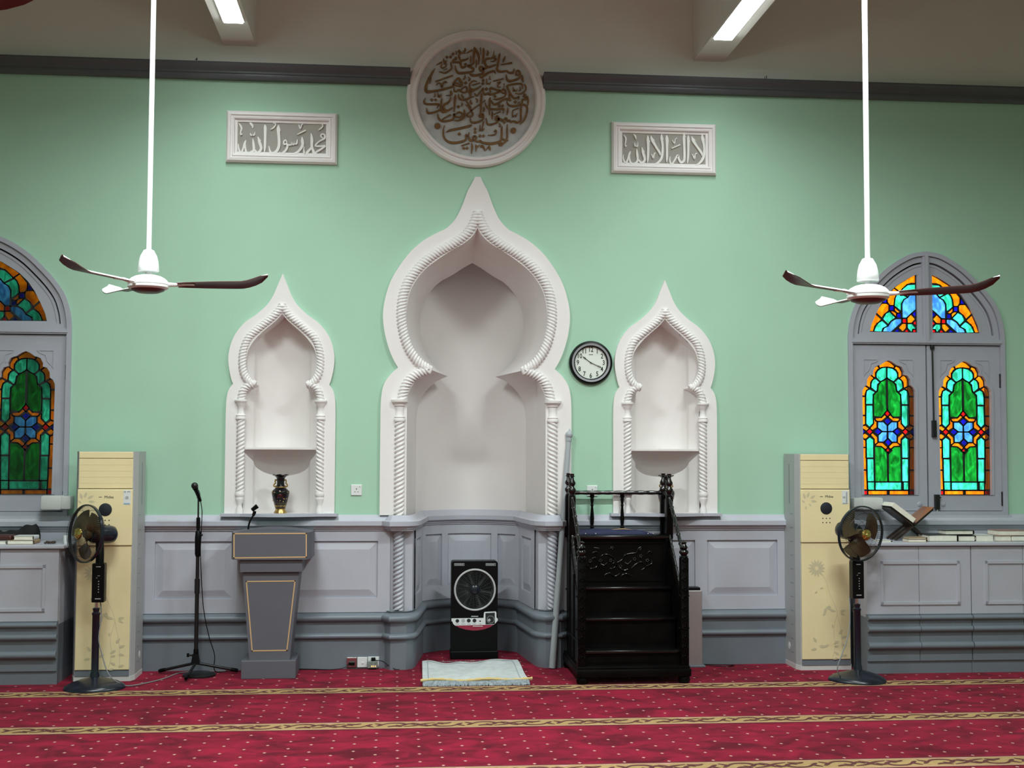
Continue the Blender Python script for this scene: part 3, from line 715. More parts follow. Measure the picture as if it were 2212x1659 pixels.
PLL = """
L:310 360 8,345 410 28,360 460 26,345 520 18,350 570 26,378 556 14/510 350 10,530 370 34,560 405 34,562 455 10/518 540 10,535 580 24,560 570 14,570 545 12,575 580 20,600 570 18,605 520 8
L:302 740 10,310 830 26,350 905 30,390 830 30,420 730 34,445 670 10/430 740 14,435 850 30,470 918 34,540 890 36,585 850 36,580 740 36,568 645 12/600 850 30,650 900 34,700 870 40,720 810 40,690 710 44,660 610 14/665 620 10,690 655 14,718 688 8
L:790 390 14,795 440 44,795 600 40,790 800 36,780 905 10/800 430 20,822 495 8/890 480 8,940 450 24,975 410 20,985 370 14,960 345 20,955 375 16/1042 395 10,1035 460 50,1045 600 44,1050 750 44,1020 850 44,950 910 44,890 890 34,862 780 10/1050 440 20,1075 505 8
L:1190 720 20,1170 670 20,1135 700 22,1145 750 24,1190 740 28,1200 800 34,1160 870 34,1085 930 40,1055 880 8/1385 660 12,1375 730 26,1345 740 20,1330 700 14,1325 745 20,1300 750 20,1280 705 12,1275 755 20,1220 760 20,1190 740 16/1470 610 10,1475 680 46,1480 760 42,1430 850 38,1350 910 30,1230 930 8
L:1380 570 14,1540 490 22/1410 390 16,1440 460 22,1465 390 16,1490 380 20/1635 545 10,1650 650 44,1650 780 40,1670 850 40,1700 920 50,1760 955 30/1660 790 30,1590 870 40,1530 930 44,1505 870 26,1505 780 8/1895 775 26,1800 785 28,1715 775 24,1780 700 20,1880 640 30,1885 580 24,1840 560 24,1815 600 22,1850 635 20/1900 780 26,1800 850 30,1735 890 30,1720 920 26/1770 490 8,1815 455 22,1850 420 18,1845 385 16,1825 390 12
"""
PLR = """
R:325 335 10,370 400 26,365 480 22,355 530 16,370 560 24,390 540 10/520 325 10,555 365 30,570 430 10/530 490 10,550 565 22,570 500 14,575 560 20,600 555 20,600 470 8/325 720 8,320 800 20,365 890 34,405 820 30,440 710 34,462 655 10/440 740 14,450 850 30,500 905 36,570 880 36,600 820 36,590 700 36,582 615 12
R:615 820 26,670 880 36,720 860 40,738 800 40,705 690 44,680 580 12/700 630 14,735 670 8/795 350 10,800 420 50,805 600 42,800 780 36,792 885 10/815 430 16,842 480 8/855 355 8,880 430 50,950 560 38,1030 690 36,1038 740 12/880 405 18,935 450 8/1068 320 10,1065 400 46,1085 550 36,1080 720 40,1050 820 40,980 890 34,895 918 10/1080 380 14,1102 430 8
R:870 715 14,905 790 24,920 710 18,950 690 22/1162 345 10,1170 420 54,1170 600 40,1170 780 36,1165 870 10/1185 410 16,1203 470 8/1275 445 14,1315 505 22,1330 430 16,1365 405 22/1260 605 20,1430 530 22/1235 760 8,1225 830 22,1255 915 34,1310 850 26,1380 740 40,1400 810 34,1445 875 40,1500 840 40,1510 740 40,1505 560 40,1500 400 46,1502 300 10/1515 350 14,1540 390 8
R:1583 345 10,1585 420 44,1585 600 38,1580 780 34,1565 895 10/1595 410 14,1613 470 8/1650 365 8,1680 450 50,1750 560 38,1840 690 38,1850 750 12/1680 410 18,1735 455 8/1860 320 10,1860 400 50,1890 540 36,1895 700 42,1860 820 42,1800 890 34,1715 935 8/1880 390 14,1902 440 8/1665 715 16,1705 805 24,1720 720 18,1755 695 22
"""
mc = (-.021, 4.585)
md = thing('roundel', 'large round plaster medallion with gold brown Arabic calligraphy breaking the dark cornice', 'medallion', (mc[0], 0, mc[1]))
s = MB(); s.lathe([(.566, .01), (.568, -.030), (.556, -.048), (.540, -.050), (.532, -.040), (.520, -.040), (.512, -.056), (.497, -.058), (.488, -.050), (.483, -.022)], (mc[0], 0, mc[1]), 96, 'y')
s.build('moulded_rim', WHITE, md, smooth=35)
s = MB(); s.prism([(mc[0]+a, mc[1]+b) for a, b in circ(0, 0, .49, 72)], -.022, .0); s.build('marble_disc', MARBLE, md)
s = MB(); strokes(s, MED, -.032, -.0215, 1.12); s.build('calligraphy', LETG, md, weld=False)
def plaque(nm, label, corners, inner, data):
    c = [P(*q) for q in corners]; x0 = (c[0].x+c[3].x)/2; x1 = (c[1].x+c[2].x)/2; z1 = (c[0].z+c[1].z)/2; z0 = (c[2].z+c[3].z)/2
    t = thing('inscription_plaque', label, 'plaque', ((x0+x1)/2, 0, z0), 'rectangular inscription plaques')
    prof = [(0, .0), (0, -.022), (.014, -.040), (.034, -.044), (.040, -.032), (.048, -.032), (.052, -.040), (.064, -.036), (.070, -.020), (.088, -.018), (.090, -.008)]
    s = MB(); vs = []
    for d, y in prof: vs += [(x0+d, y, z0+d), (x1-d, y, z0+d), (x1-d, y, z1-d), (x0+d, y, z1-d)]
    s.add(vs, [(j*4+i, j*4+(i+1) % 4, j*4+4+(i+1) % 4, j*4+4+i) for j in range(len(prof)-1) for i in range(4)])
    s.build('moulded_frame', WHITE, t)
    d = .085; s = MB(); s.box(x0+d, x1-d, -.010, 0, z0+d, z1-d); s.build('stone_panel', STONE, t)
    s = MB(); strokes(s, data, -.021, -.0095, 1.15); s.build('lettering', LETW, t, weld=False)
plaque('L', 'white framed Arabic plaque on the left, to the left of the round medallion', [(489,238),(729,249),(728,357),(490,351)], 0, PLL)
plaque('R', 'white framed Arabic plaque on the right, above and left of the window', [(1320,266),(1545,269),(1546,379),(1321,375)], 0, PLR)

# ---------------------------------------------------------------- stained glass windows
GC = {'o': GLASS('orange_glass', (1.0, .40, .006), .4), 't': GLASS('turquoise_glass', (.15, .75, .55), .7), 'g': GLASS('green_glass', (.008, .40, .085), .8),
      'r': GLASS('red_glass', (.72, .012, .045), .3), 'b': GLASS('blue_glass', (.020, .012, .52), .5), 'l': GLASS('pale_blue_glass', (.22, .50, .90), .6), 'd': GLASS('amber_glass', (.9, .33, .03), .5)}
GK = list(GC); GMATS = [GC[k] for k in GK]
LEAFP = """
o 310 245 308 210 330 165 365 150 383 178 360 195 345 225 347 262 330 258
o 248 340 250 290 275 250 300 240 328 270 305 295 297 330 296 365
o 202 440 203 400 220 365 245 350 277 372 255 390 248 420 247 443
o 202 455 245 455 245 632 203 632
o 203 645 245 645 247 720 235 735 207 740
o 212 745 240 733 283 768 258 790 225 770
b 207 765 245 798 210 835
o 215 838 240 815 280 840 262 862 235 870
o 210 868 240 880 250 890 252 950 212 950
o 213 960 252 960 258 1172 216 1172
o 217 1185 258 1185 266 1370 222 1370
r 224 1385 268 1385 268 1420 226 1420
o 277 1385 480 1385 480 1420 277 1420
t 350 258 350 215 370 185 405 167 452 162 453 260 430 285 400 300 385 295
t 300 360 302 310 320 285 345 275 388 312 370 335 362 385 350 400
t 250 525 248 430 260 395 290 380 340 408 322 430 318 525
t 254 540 318 540 325 715 287 752 254 720
t 258 1055 258 880 290 853 328 880 328 1055
t 266 1070 330 1070 335 1290 270 1290
t 272 1300 337 1300 338 1373 275 1373
g 330 645 328 440 365 400 372 330 400 305 458 272 462 580 405 652
g 340 950 405 950 470 1010 472 1290 345 1290
o 345 668 405 663 440 632 455 650 408 692 350 692
o 330 672 358 700 360 755 312 785 295 765 330 720
o 300 830 318 812 365 855 368 905 340 925 335 870
o 345 935 375 908 420 912 465 955 450 975 405 943
b 335 800 365 765 405 798 372 830
r 290 768 318 797 290 828 260 797
l 370 705 425 705 462 742 463 793 415 793 370 760
l 375 835 410 803 465 803 467 860 430 897 377 897
"""
LEAFC = """
o 378 145 420 115 455 100 490 115 530 150 520 172 490 165 455 158 420 160 387 172
t 347 1302 618 1302 620 1373 347 1373
r 463 590 490 622 465 655 438 622
b 465 663 500 695 467 730 432 695
b 470 868 505 905 475 940 440 905
r 473 955 505 985 477 1013 445 985
"""
FANP = """
o 255 275 340 318 450 390 530 440 612 503 529 565 460 495 397 436 330 412 255 410
t 255 436 385 450 460 510 523 585 390 650 340 590 255 555
l 255 575 330 590 390 665 450 700 490 770 490 1010 420 1005 330 920 255 855
t 528 578 395 655 460 695 500 770 510 895 620 810 605 690 575 625
o 540 565 620 510 735 660 735 745 700 800 630 800 615 690 585 620
b 750 670 820 760 745 765
b 630 815 700 815 700 890 630 890
o 715 800 745 780 830 780 940 925 840 1020 800 960 720 890
o 525 920 615 835 618 885 580 925
o 590 935 640 905 690 905 600 995
b 515 940 580 940 580 1010 515 1010
t 610 1010 700 915 770 950 820 1040 735 1125 690 1070
t 745 1150 830 1070 920 1120 980 1250 850 1255 830 1200
o 850 1045 945 955 1065 1250 990 1250 960 1160
l 510 1030 600 1035 680 1080 735 1160 800 1190 830 1250 690 1255 510 1090
r 425 1030 490 1030 490 1095 425 1095
o 275 1025 345 950 410 1020 405 1095 335 1090
b 260 890 325 940 265 1000
r 260 1050 315 1095 260 1140
t 265 1185 330 1110 408 1115 408 1180 345 1250 320 1200
r 265 1210 315 1205 320 1250 268 1250
o 430 1110 490 1110 560 1180 490 1245 430 1175
r 385 1250 420 1200 465 1250
b 540 1250 575 1200 640 1250
"""
GY = .035
def pieces(txt, ox, oy, k, cx):
    """list of (colour, polygon about the axis cx, z) read from the traced panes"""
    out = []
    for l in txt.strip().splitlines():
        t = l.split(); n = [float(v) for v in t[1:]]
        q = [P(ox+n[i]/k, oy+n[i+1]/k, GY) for i in range(0, len(n), 2)]
        out.append((t[0], [(p.x-cx, p.z) for p in q]))
    return out
LCX = P(1980+465/4.608, 760+798/4.608, GY).x
lp_ = pieces(LEAFP, 1980, 760, 4.608, LCX); lc_ = pieces(LEAFC, 1980, 760, 4.608, LCX)
fp_ = pieces(FANP, 1980, 560, 7.9, WXR)
LEAFS = lp_+[(c, [(-x, z) for x, z in q]) for c, q in lp_]+lc_
def glaze(parent, ps, cx, outlines):
    g, ld = MB(), MB()
    for ol in outlines: ld.poly([ol]+[[(cx+x, z) for x, z in q] for c, q in ps if inside((cx+sum(p[0] for p in q)/len(q), sum(p[1] for p in q)/len(q)), ol)], GY-.0005)
    for c, q in ps:
        g.prism([(cx+x, z) for x, z in q], GY-.003, GY+.003, GK.index(c))
        n = len(q); ar = sum(q[i][0]*q[(i+1) % n][1]-q[(i+1) % n][0]*q[i][1] for i in range(n)); so = 1 if ar < 0 else -1
        for i in range(n):
            a = Vector(q[i]); b = Vector(q[(i+1) % n]); t = (b-a)
            if t.length < 1e-4: continue
            t.normalize(); nn = Vector((-t.y, t.x))*so; a = a-t*.004; b = b+t*.004
            k = [a+nn*.0068, b+nn*.0068, b-nn*.0014, a-nn*.0014]; ld.prism([(cx+p.x, p.y) for p in k], GY-.006, GY+.006)
    g.build('stained_glass', GMATS, parent); ld.build('lead_came', LEAD, parent, weld=False)
def lobed(cx):
    """outline of the lobed opening of a casement"""
    K = lambda x, y: (P(1980+x/4.608, 760+y/4.608, GY).x-LCX, P(1980+x/4.608, 760+y/4.608, GY).z)
    half = [K(455, 96), K(420, 110), K(374, 143), K(355, 146), K(325, 160), K(303, 207), K(305, 236), K(270, 246), K(245, 288), K(243, 338), K(217, 358), K(200, 395), K(199, 440), K(222, 1424)]
    half = [(abs(x), z) for x, z in half]; half[0] = (0, half[0][1])
    return full(half, cx)
def window(nm, wx, lab):
    """frame, mullion, fanlight, two casements with lobed stained glass, ironmongery, reveal"""
    W = sroot(nm, (wx, 0, 1.19))
    s = MB(); s.box(wx-.64, wx+.64, .0505, .0515, 2.57, 2.70); s.box(wx-.64, wx+.64, .0505, .0515, 1.19, 1.30); s.box(wx-.035, wx+.035, .0505, .0515, 1.2, 3.34)
    for sg in (-1, 1): s.box(*sorted((wx+sg*.60, wx+sg*.66)), .0505, .0515, 1.2, 2.7)
    s.prism([lift(full(shrink(win_out, .05), wx), 2.6), lift(full(shrink(win_out, .135), wx), 2.66)], .0505, .0515); s.build('rebate_backing', OUTW, W)
    s = MB(); ho = full(win_out, wx); hi = full(shrink(win_out, .036), wx)
    s.prism([ho, lift(hi, 1.232)], -.028, .05)
    ring = full(shrink(win_out, .085), wx)
    s.prism([lift(full(shrink(win_out, .040), wx), 2.66), lift(ring, 2.70)], -.006, .05)
    s.prism([lift(full(shrink(win_out, .098), wx), 2.665), lift(full(shrink(win_out, .118), wx), 2.705)], .006, .05)
    s.box(wx-.65, wx+.65, -.024, .05, 2.618, 2.662); s.box(wx-.65, wx+.65, -.034, .0, 2.630, 2.650)
    s.box(wx-.030, wx+.030, -.020, .05, 2.64, 3.36); s.box(wx-.014, wx+.014, -.036, .0, 2.65, 3.37)
    s.build('frame', FRAMEG, W)
    # fanlight sash
    s = MB(); fh = []; hf = [p for p in shrink(win_out, .10) if p[1] > 2.66]
    for sg in (-1, 1):
        o = [(wx+sg*.028, 2.655)]+[(wx+sg*max(.028, x), z) for x, z in hf]+[(wx+sg*hf[-1][0], 2.655)]
        gl = [(WXR+x-WXR, z) for x, z in []]
        arcq = [(.066, 3.208), (.120, 3.186), (.20, 3.138), (.26, 3.098), (.325, 3.035), (.380, 2.955), (.428, 2.860), (.462, 2.785), (.478, 2.722)]
        hole = [(wx+sg*.066, 2.720)]+[(wx+sg*x, z) for x, z in arcq]
        s.prism([o, hole], .012, .05); fh.append(hole)
    fr_ = s.build('fanlight', FRAMEG, W)
    glaze(fr_, fp_+[(c, [(-x, z) for x, z in q]) for c, q in fp_], wx, fh)
    for sg in (-1, 1):
        lx = wx+sg*(LCX-WXR); a, b = sorted((wx+sg*.006, wx+sg*.638))
        s = MB(); lo = lobed(lx)
        s.prism([[(a, 1.236), (b, 1.236), (b, 2.612), (a, 2.612)], lo], .0, .05)
        ccx = lx
        # raised lobed bead and sunk spandrels above the arch
        hl = [(x, z) for x, z in lo]
        bead = [(ccx+(x-ccx)*1.10, z+(.016 if z > 2.1 else 0)) for x, z in lo]; bead = [(x, max(z, 1.36)) for x, z in bead]
        s.prism([bead, lo], -.007, .0)
        for q in (-1, 1):
            sp = [(ccx+q*.212, 2.492), (ccx+q*.085, 2.492), (ccx+q*.100, 2.470), (ccx+q*.150, 2.452), (ccx+q*.165, 2.400), (ccx+q*.195, 2.372), (ccx+q*.212, 2.345)]
            c = Vector((ccx+q*.175, 2.45)); sp2 = [(c.x+(x-c.x)*.88, c.y+(z-c.y)*.88) for x, z in sp]
            s.prism([sp, sp2], -.005, .0)
        cs = s.build('casement', FRAMEG, W)
        glaze(cs, LEAFS, lx, [lo])
        for zh in (2.32, 1.335):
            h = MB(); hx = wx+sg*.640; h.tube([(hx, -.004, zh-.055), (hx, -.004, zh+.055)], .009, 10)
            for dz in (-.05, 0, .05): h.sphere((hx, -.004, zh+dz), .011, 8, 6)
            h.build('hinge', BLACKM, cs)
    h = MB(); bx = wx+.052
    h.tube([(bx-.004, -.012, 2.615), (bx, -.012, 1.98)], .0075, 8); h.lathe([(.006, 2.575), (.017, 2.58), (.020, 2.60), (.013, 2.615), (.006, 2.618)], (bx-.004, -.012, 0), 12)
    h.cbox(bx-.018, bx+.018, -.030, .0, 1.845, 1.985, .004); h.sphere((bx+.002, -.033, 1.89), .005, 8, 6)
    h.build('espagnolette_bolt', BLACKM, W)
    h = MB(); bx = wx+.068
    h.cbox(bx-.021, bx+.021, -.032, .0, 1.245, 1.37, .005); h.tube([(bx+.018, -.02, 1.345), (bx+.032, -.02, 1.345)], .006, 8)
    h.tube([(bx, -.016, 1.25), (bx, -.016, 1.208)], .010, 10, 1); h.build('foot_bolt', [BLACKM, CHROME], W)
    for dx in (-.075, .128):
        h = MB(); h.lathe([(.0, -.012), (.006, -.012), (.007, -.008), (.014, -.008), (.020, -.003), (.022, .001)], (wx+dx, 0, 1.288), 16, 'y'); h.build('keyhole_rose', FRAMEG, W)
    s = MB(); s.box(wx-.70, wx+.70, -.030, .0, 1.172, 1.200); s.build('sill', LGREY, W)
    # masonry reveal seen through the glass, shade put into its dark colour
    s = MB(); o2 = full(shrink(win_out, .056), wx); n = len(o2)
    s.box(wx-.068, wx+.05, .056, .25, 1.2, 2.68)  # added bar behind the mullion, darkens the edge of one leaf
    s.prism([full(shrink(win_out, -.05), wx), o2], .052, .054)
    s.add([(x, .052, z) for x, z in o2]+[(x, .25, z) for x, z in o2], [(i, (i+1) % n, n+(i+1) % n, n+i) for i in range(n)])
    s.build('reveal', OUTW, W)
window('window_1', WXL, 'left'); window('window_2', WXR, 'right')
def FOLIAGE():
    m = bpy.data.materials.new('foliage_screen_mottle'); m.use_nodes = True; nt = m.node_tree; b = nt.nodes['Principled BSDF']; b.inputs['Roughness'].default_value = .9
    tc = nt.nodes.new('ShaderNodeTexCoord'); nz = nt.nodes.new('ShaderNodeTexNoise'); nz.inputs['Scale'].default_value = 2.2; nz.inputs['Detail'].default_value = 8
    nt.links.new(tc.outputs['Object'], nz.inputs['Vector'])
    rp = nt.nodes.new('ShaderNodeValToRGB'); e = rp.color_ramp.elements; e[0].position = .42; e[0].color = (.10, .13, .10, 1); e[1].position = .68; e[1].color = (.62, .68, .60, 1)
    nt.links.new(nz.outputs['Fac'], rp.inputs['Fac']); nt.links.new(rp.outputs['Color'], b.inputs['Base Color']); return m
struct(MB().box(-11, -2.9, 2.6, 2.7, -1, 6.5).build('foliage_screen', FOLIAGE()))  # added screen standing in for foliage, dims the left window

# ---------------------------------------------------------------- ceiling lights along the beams, unseen rows added as fill
LIGHTM = EM('fluorescent_diffuser', (.93, 1.0, .98), 21.0)
li = thing('ceiling_light', 'long fluorescent light under the left ceiling beam, nearest the wall', 'ceiling light', (BX[0]+.03, -.63, 4.962), 'fluorescent lights under the beams')
s = MB(); s.box(-.080, .080, -1.30, 0, -.022, -.0005); s.build('housing', WENAM, li, off=O)
s = MB(); s.box(-.070, .070, -1.285, -.012, -.034, -.022); s.build('diffuser', LIGHTM, li, off=O)
def lamp(x, y, z, w_, sp_):
    """downward beam of one ceiling fitting"""
    ld = bpy.data.lights.new('tube_or_fill_lamp', 'AREA'); ld.shape = 'RECTANGLE'; ld.size = .135; ld.size_y = 1.26; ld.energy = w_; ld.spread = math.radians(sp_); ld.color = (.90, 1.0, .975)
    lo = bpy.data.objects.new('tube_or_fill_lamp', ld); COL.objects.link(lo); lo.location = (x, y-.65, z-.036); return lo
ROWS = [('nearest the wall', -.63, 13, 134, 0), ('unseen, added across the beam to shape the niche shadow', -3.62, 150, 166, 1), ('unseen added fill, third from the wall', -5.3, 46, 168, 0), ('unseen added fill, fourth from the wall', -7.7, 46, 168, 0), ('unseen added fill, fifth from the wall', -10.1, 46, 168, 0)]  # rows after the first are unseen lamps, added for fill and niche shadow
for b, side in ((0, 'left'), (1, 'right')):
    for k, (nm, y, w_, sp_, turn) in enumerate(ROWS):
        x = (BX[0]+.03, BX[1]-.045)[b]
        lo = lamp(x, y, 4.962, w_, sp_)
        if turn: lo.location = (x, y, 4.926); lo.rotation_euler = (0, 0, PI/2)
        if b == 0 and k == 0: continue
        dup(li, (x-.65, y, 4.962) if turn else (x, y, 4.962), 'long fluorescent light under the %s ceiling beam, %s' % (side, nm), PI/2 if turn else None)

# ---------------------------------------------------------------- ceiling fans
FH = 2.700
def fan_proto(loc, label, rz):
    t = thing('ceiling_fan', label, 'ceiling fan', loc, 'ceiling fans', rz)
    top = ZT-loc[2]
    s = MB(); s.tube([(0,0,.20), (0,0,top-.02)], .0155, 12); s.build('downrod', WENAM, t, off=O, smooth=50)
    s = MB(); s.lathe([(.0, top-.001), (.055, top-.001), (.05, top-.03), (.02, top-.06)], n=20); s.build('ceiling_rose', WENAM, t, off=O, smooth=50)
    s = MB(); s.lathe([(.02, .212), (.030, .208), (.036, .196), (.048, .175), (.056, .145), (.060, .115), (.062, .085), (.058, .080), (.0, .080)], n=28); s.build('canopy_cup', WENAM, t, off=O, smooth=45)
    s = MB(); s.tube([(0,0,.04), (0,0,.085)], .016, 12); s.lathe([(.0, .062), (.045, .060), (.075, .052), (.098, .040), (.112, .026), (.118, .016), (.118, .004), (.114, .0), (.118, -.004), (.118, -.014), (.110, -.022), (.095, -.026)], n=40)
    mo = s.build('motor_housing', WENAM, t, off=O, smooth=40)
    s = MB(); s.lathe([(.100, -.024), (.092, -.034), (.06, -.046), (.0, -.050)], n=36); s.build('bottom_cap', MAROON, mo, off=O, smooth=60)
    for k in range(3):
        a = 2*PI*k/3; Rm = Matrix.Rotation(a, 4, 'Z')
        ar = MB(); ar.tube([(.10, 0, .006), (.16, 0, .004), (.22, 0, .010)], [.014, .011, .010], 8)
        ar.cbox(.20, .27, -.030, .030, .004, .010, .002); ar.xf(Rm)
        bl = MB(); vs = []; n = 14; T = .005
        pt = -math.radians(10)
        for i in range(n+1):
            u = i/n; r = .17+.53*u
            w0 = .042+.026*math.sin(min(1, u*1.5)*PI/2)
            if u > .86: w0 *= math.sqrt(max(.02, 1-((u-.86)/.14)**2))*.98+.02
            zc = .006+.010*u+.055*max(0, (u-.70)/.30)**1.6
            for sd in (-1, -.5, 0, .5, 1):
                yy = sd*w0; cam_ = .010*(1-sd*sd)
                vs.append((r, yy*math.cos(pt), zc+yy*math.sin(pt)+cam_))
        k5 = 5; m0 = len(vs)
        topf = [(i*k5+j, (i+1)*k5+j, (i+1)*k5+j+1, i*k5+j+1) for i in range(n) for j in range(4)]
        bl.add(vs, topf, 0); bl.add([(x, y, z-T) for x, y, z in vs], topf, 1)
        rim = [i*k5 for i in range(n+1)]+[n*k5+j for j in range(1, 5)]+[i*k5+4 for i in range(n-1, -1, -1)]+[3, 2, 1]
        bl.add([vs[i] for i in rim]+[(vs[i][0], vs[i][1], vs[i][2]-T) for i in rim], [(i, (i+1) % len(rim), len(rim)+(i+1) % len(rim), len(rim)+i) for i in range(len(rim))], 1)
        bl.xf(Rm); b = bl.build('blade', [WENAM, MAROON], t, off=O, smooth=40); ar.build('blade_arm', WENAM, b, off=O, smooth=40)
    return t
hL = P(320, 616, -2.5); hR = P(1875, 638, -3.2)
f1 = fan_proto(hL, 'white ceiling fan with maroon blades hanging on the left, over the lectern side', math.radians(1))
dup(f1, hR, 'white ceiling fan with maroon blades on the right, in front of the window', math.radians(-28))
dup(f1, P(-640, -32, -7.35), 'nearest ceiling fan, only a maroon blade tip showing at the top left corner', math.radians(3))

# ---------------------------------------------------------------- tall cabinet air conditioners
def aircon(loc, label, sticker, dispy):
    t = thing('air_conditioner', label, 'air conditioner', loc, 'floor standing air conditioners')
    w, d, h, c = .226, .345, 1.702, .042                            # half width, depth, height, corner chamfer
    lp = [(-w, -d+c*1.4), (-w+c*.55, -d+.004), (w-c*.55, -d+.004), (w, -d+c*1.4), (w, -.02), (-w, -.02)]
    s = MB(); s.zprism(lp, .035, h)
    for x in (-w, w):
        for i in range(11): s.box(x-.0012, x+.0012, -d+.11, -d+.175, .12+i*.11, .124+i*.11, 1)
        s.box(x-.0015, x+.0015, -d+.185, -d+.20, 1.30, 1.62, 1)
        s.lathe([(.0, -.002), (.028, -.002), (.028, .002), (0, .002)], (x, -.12, .16), 16, 'x', 2)
    s.build('cabinet_body', [SILVERP, DGREY, WHITEP], t, off=O)
    s = MB(); s.zprism([(x*1.01, y*1.01) for x, y in lp], .0, .037); s.build('plinth', OFFW, t, off=O)
    fx = w-.030
    s = MB(); s.cbox(-fx, fx, -d-.010, -d+.005, h-.050, h-.003, .003); s.cbox(-fx, fx, -d-.010, -d+.005, h-.275, h-.054, .003)
    for i in range(1, 5): s.box(-fx+.004, fx-.004, -d-.0106, -d-.009, h-.054-.046*i, h-.0525-.046*i, 1)
    s.build('louver_panel', [CREAMP, CREAMD], t, off=O)
    s = MB(); s.cbox(-fx-.004, fx+.004, -d-.022, -d+.005, h-.70, h-.282, .006); s.cbox(-fx, fx, -d-.012, -d+.005, .085, h-.703, .004)
    nl_ = [0]
    def leaf(x, z, L, a, wd=.4):
        pts = [(0,0),(.3*L, wd*L*.5),(.65*L, wd*L*.42),(L, 0),(.65*L,-wd*L*.42),(.3*L,-wd*L*.5)]
        nl_[0] += 1; yy = (-d-.0226 if z > h-.70 else -d-.0126)-.00003*nl_[0]
        s.poly([[(x+p*math.cos(a)-q*math.sin(a), z+p*math.sin(a)+q*math.cos(a)) for p, q in pts]], yy, 1)
    def stem(p, wd=.003):
        p = cr(p, 5); s.ribbon(p, [wd]*len(p), -d-.0126, -d-.0118, 1)
    for q in ((-.165, 1.345, .05, 1.9), (-.15, 1.355, .05, 1.2), (-.125, 1.35, .05, .5), (-.12, 1.33, .05, -.1), (-.17, 1.315, .035, 2.4), (-.16, 1.29, .03, -1.6), (-.135, 1.31, .03, -.9)): leaf(*q)
    fcx, fcz = -.075, .80                                           # chrysanthemum print and trailing stems
    for k in range(14):
        a = 2*PI*k/14; leaf(fcx+.012*math.cos(a), fcz+.012*math.sin(a), .060, a, .30)
    stem([(fcx+.03, fcz-.03), (.0, .70), (.03, .60), (.075, .50), (.09, .44)]); stem([(.09, .44), (.06, .32), (.07, .20), (.05, .10)]); stem([(.09, .44), (.12, .30), (.13, .16), (.125, .09)])
    for q in ((.0, .50, .055, -.6), (.02, .51, .05, -1.2), (.0, .49, .06, -1.9), (.03, .47, .05, -.2), (-.0, .46, .045, -2.3), (.11, .46, .05, .2), (.115, .45, .04, -.5), (.10, .28, .05, .9), (.12, .25, .05, .3), (.10, .23, .05, -2.6), (.12, .20, .045, -.2), (.10, .19, .04, 3.3),
              (-.08, .22, .05, 2.2), (-.06, .19, .06, -.1), (-.08, .17, .05, 3.3), (-.02, .18, .045, .5), (.10, .12, .045, 2.6), (.12, .11, .045, .2), (.09, .095, .04, 3.4), (.05, .36, .03, -1.5), (-.07, .62, .03, -2.5), (-.05, .64, .03, .2)): leaf(*q)
    fp = s.build('front_panel', [CREAMP, CREAMD], t, off=O)
    s = MB(); s.box(-fx, fx, -d-.004, -d+.002, .038, .083); s.build('toe_grille', DGREY, t, off=O)
    s = MB(); s.lathe([(.0, -d-.027), (.043, -d-.027), (.048, -d-.024), (.048, -d-.02)], (.005, 0, dispy), 32, 'y'); s.build('display_dial', NAVYB, fp, off=O, smooth=40)
    for i in range(3):
        for j in range(2): MB().lathe([(.0, -d-.0235), (.0045, -d-.0235), (.0045, -d-.02)], (-.024+.029*i, 0, dispy-.079-.033*j), 10, 'y').build('button', NAVYB, fp, off=O)
    MB().box(-.045, -.022, -d-.0228, -d-.022, dispy+.091, dispy+.095).build('logo_dash', NAVYB, fp, off=O)
    s = MB(); s.text('Midea', .028, (.030, -d-.0225, dispy+.093))
    s.build('maker_lettering', NAVYB, fp, off=O)
    s = MB(); s.box(fx-.062, fx-.008, -d-.0232, -d-.021, h-.395, h-.288, 0)
    if sticker: s.box(fx-.058, fx-.044, -d-.0238, -d-.023, h-.306, h-.294, 1); s.box(fx-.034, fx-.014, -d-.0238, -d-.023, h-.304, h-.294, 1); s.box(fx-.058, fx-.014, -d-.0238, -d-.023, h-.394, h-.384, 2); s.lathe([(0, -d-.0238), (.013, -d-.0238), (.013, -d-.023)], (fx-.036, 0, h-.345), 14, 'y', 1)
    else: s.box(fx-.030, fx-.018, -d-.0238, -d-.023, h-.385, h-.30, 1); s.box(fx-.055, fx-.034, -d-.0238, -d-.023, h-.35, h-.335, 1); s.box(fx-.058, fx-.014, -d-.0238, -d-.023, h-.394, h-.386, 1)
    s.build('energy_sticker', [WHITEP, SILVERP, M('sky_blue_ink', (.25, .42, .55), .6)], fp, off=O)
    return t
aircon((-2.806, -.10, 0), 'cream tower air conditioner on the left, behind the pedestal fan by the left window', True, 1.269)
aircon((2.748, -.005, 0), 'cream tower air conditioner on the right, beside the right-hand stained glass window', False, 1.272)

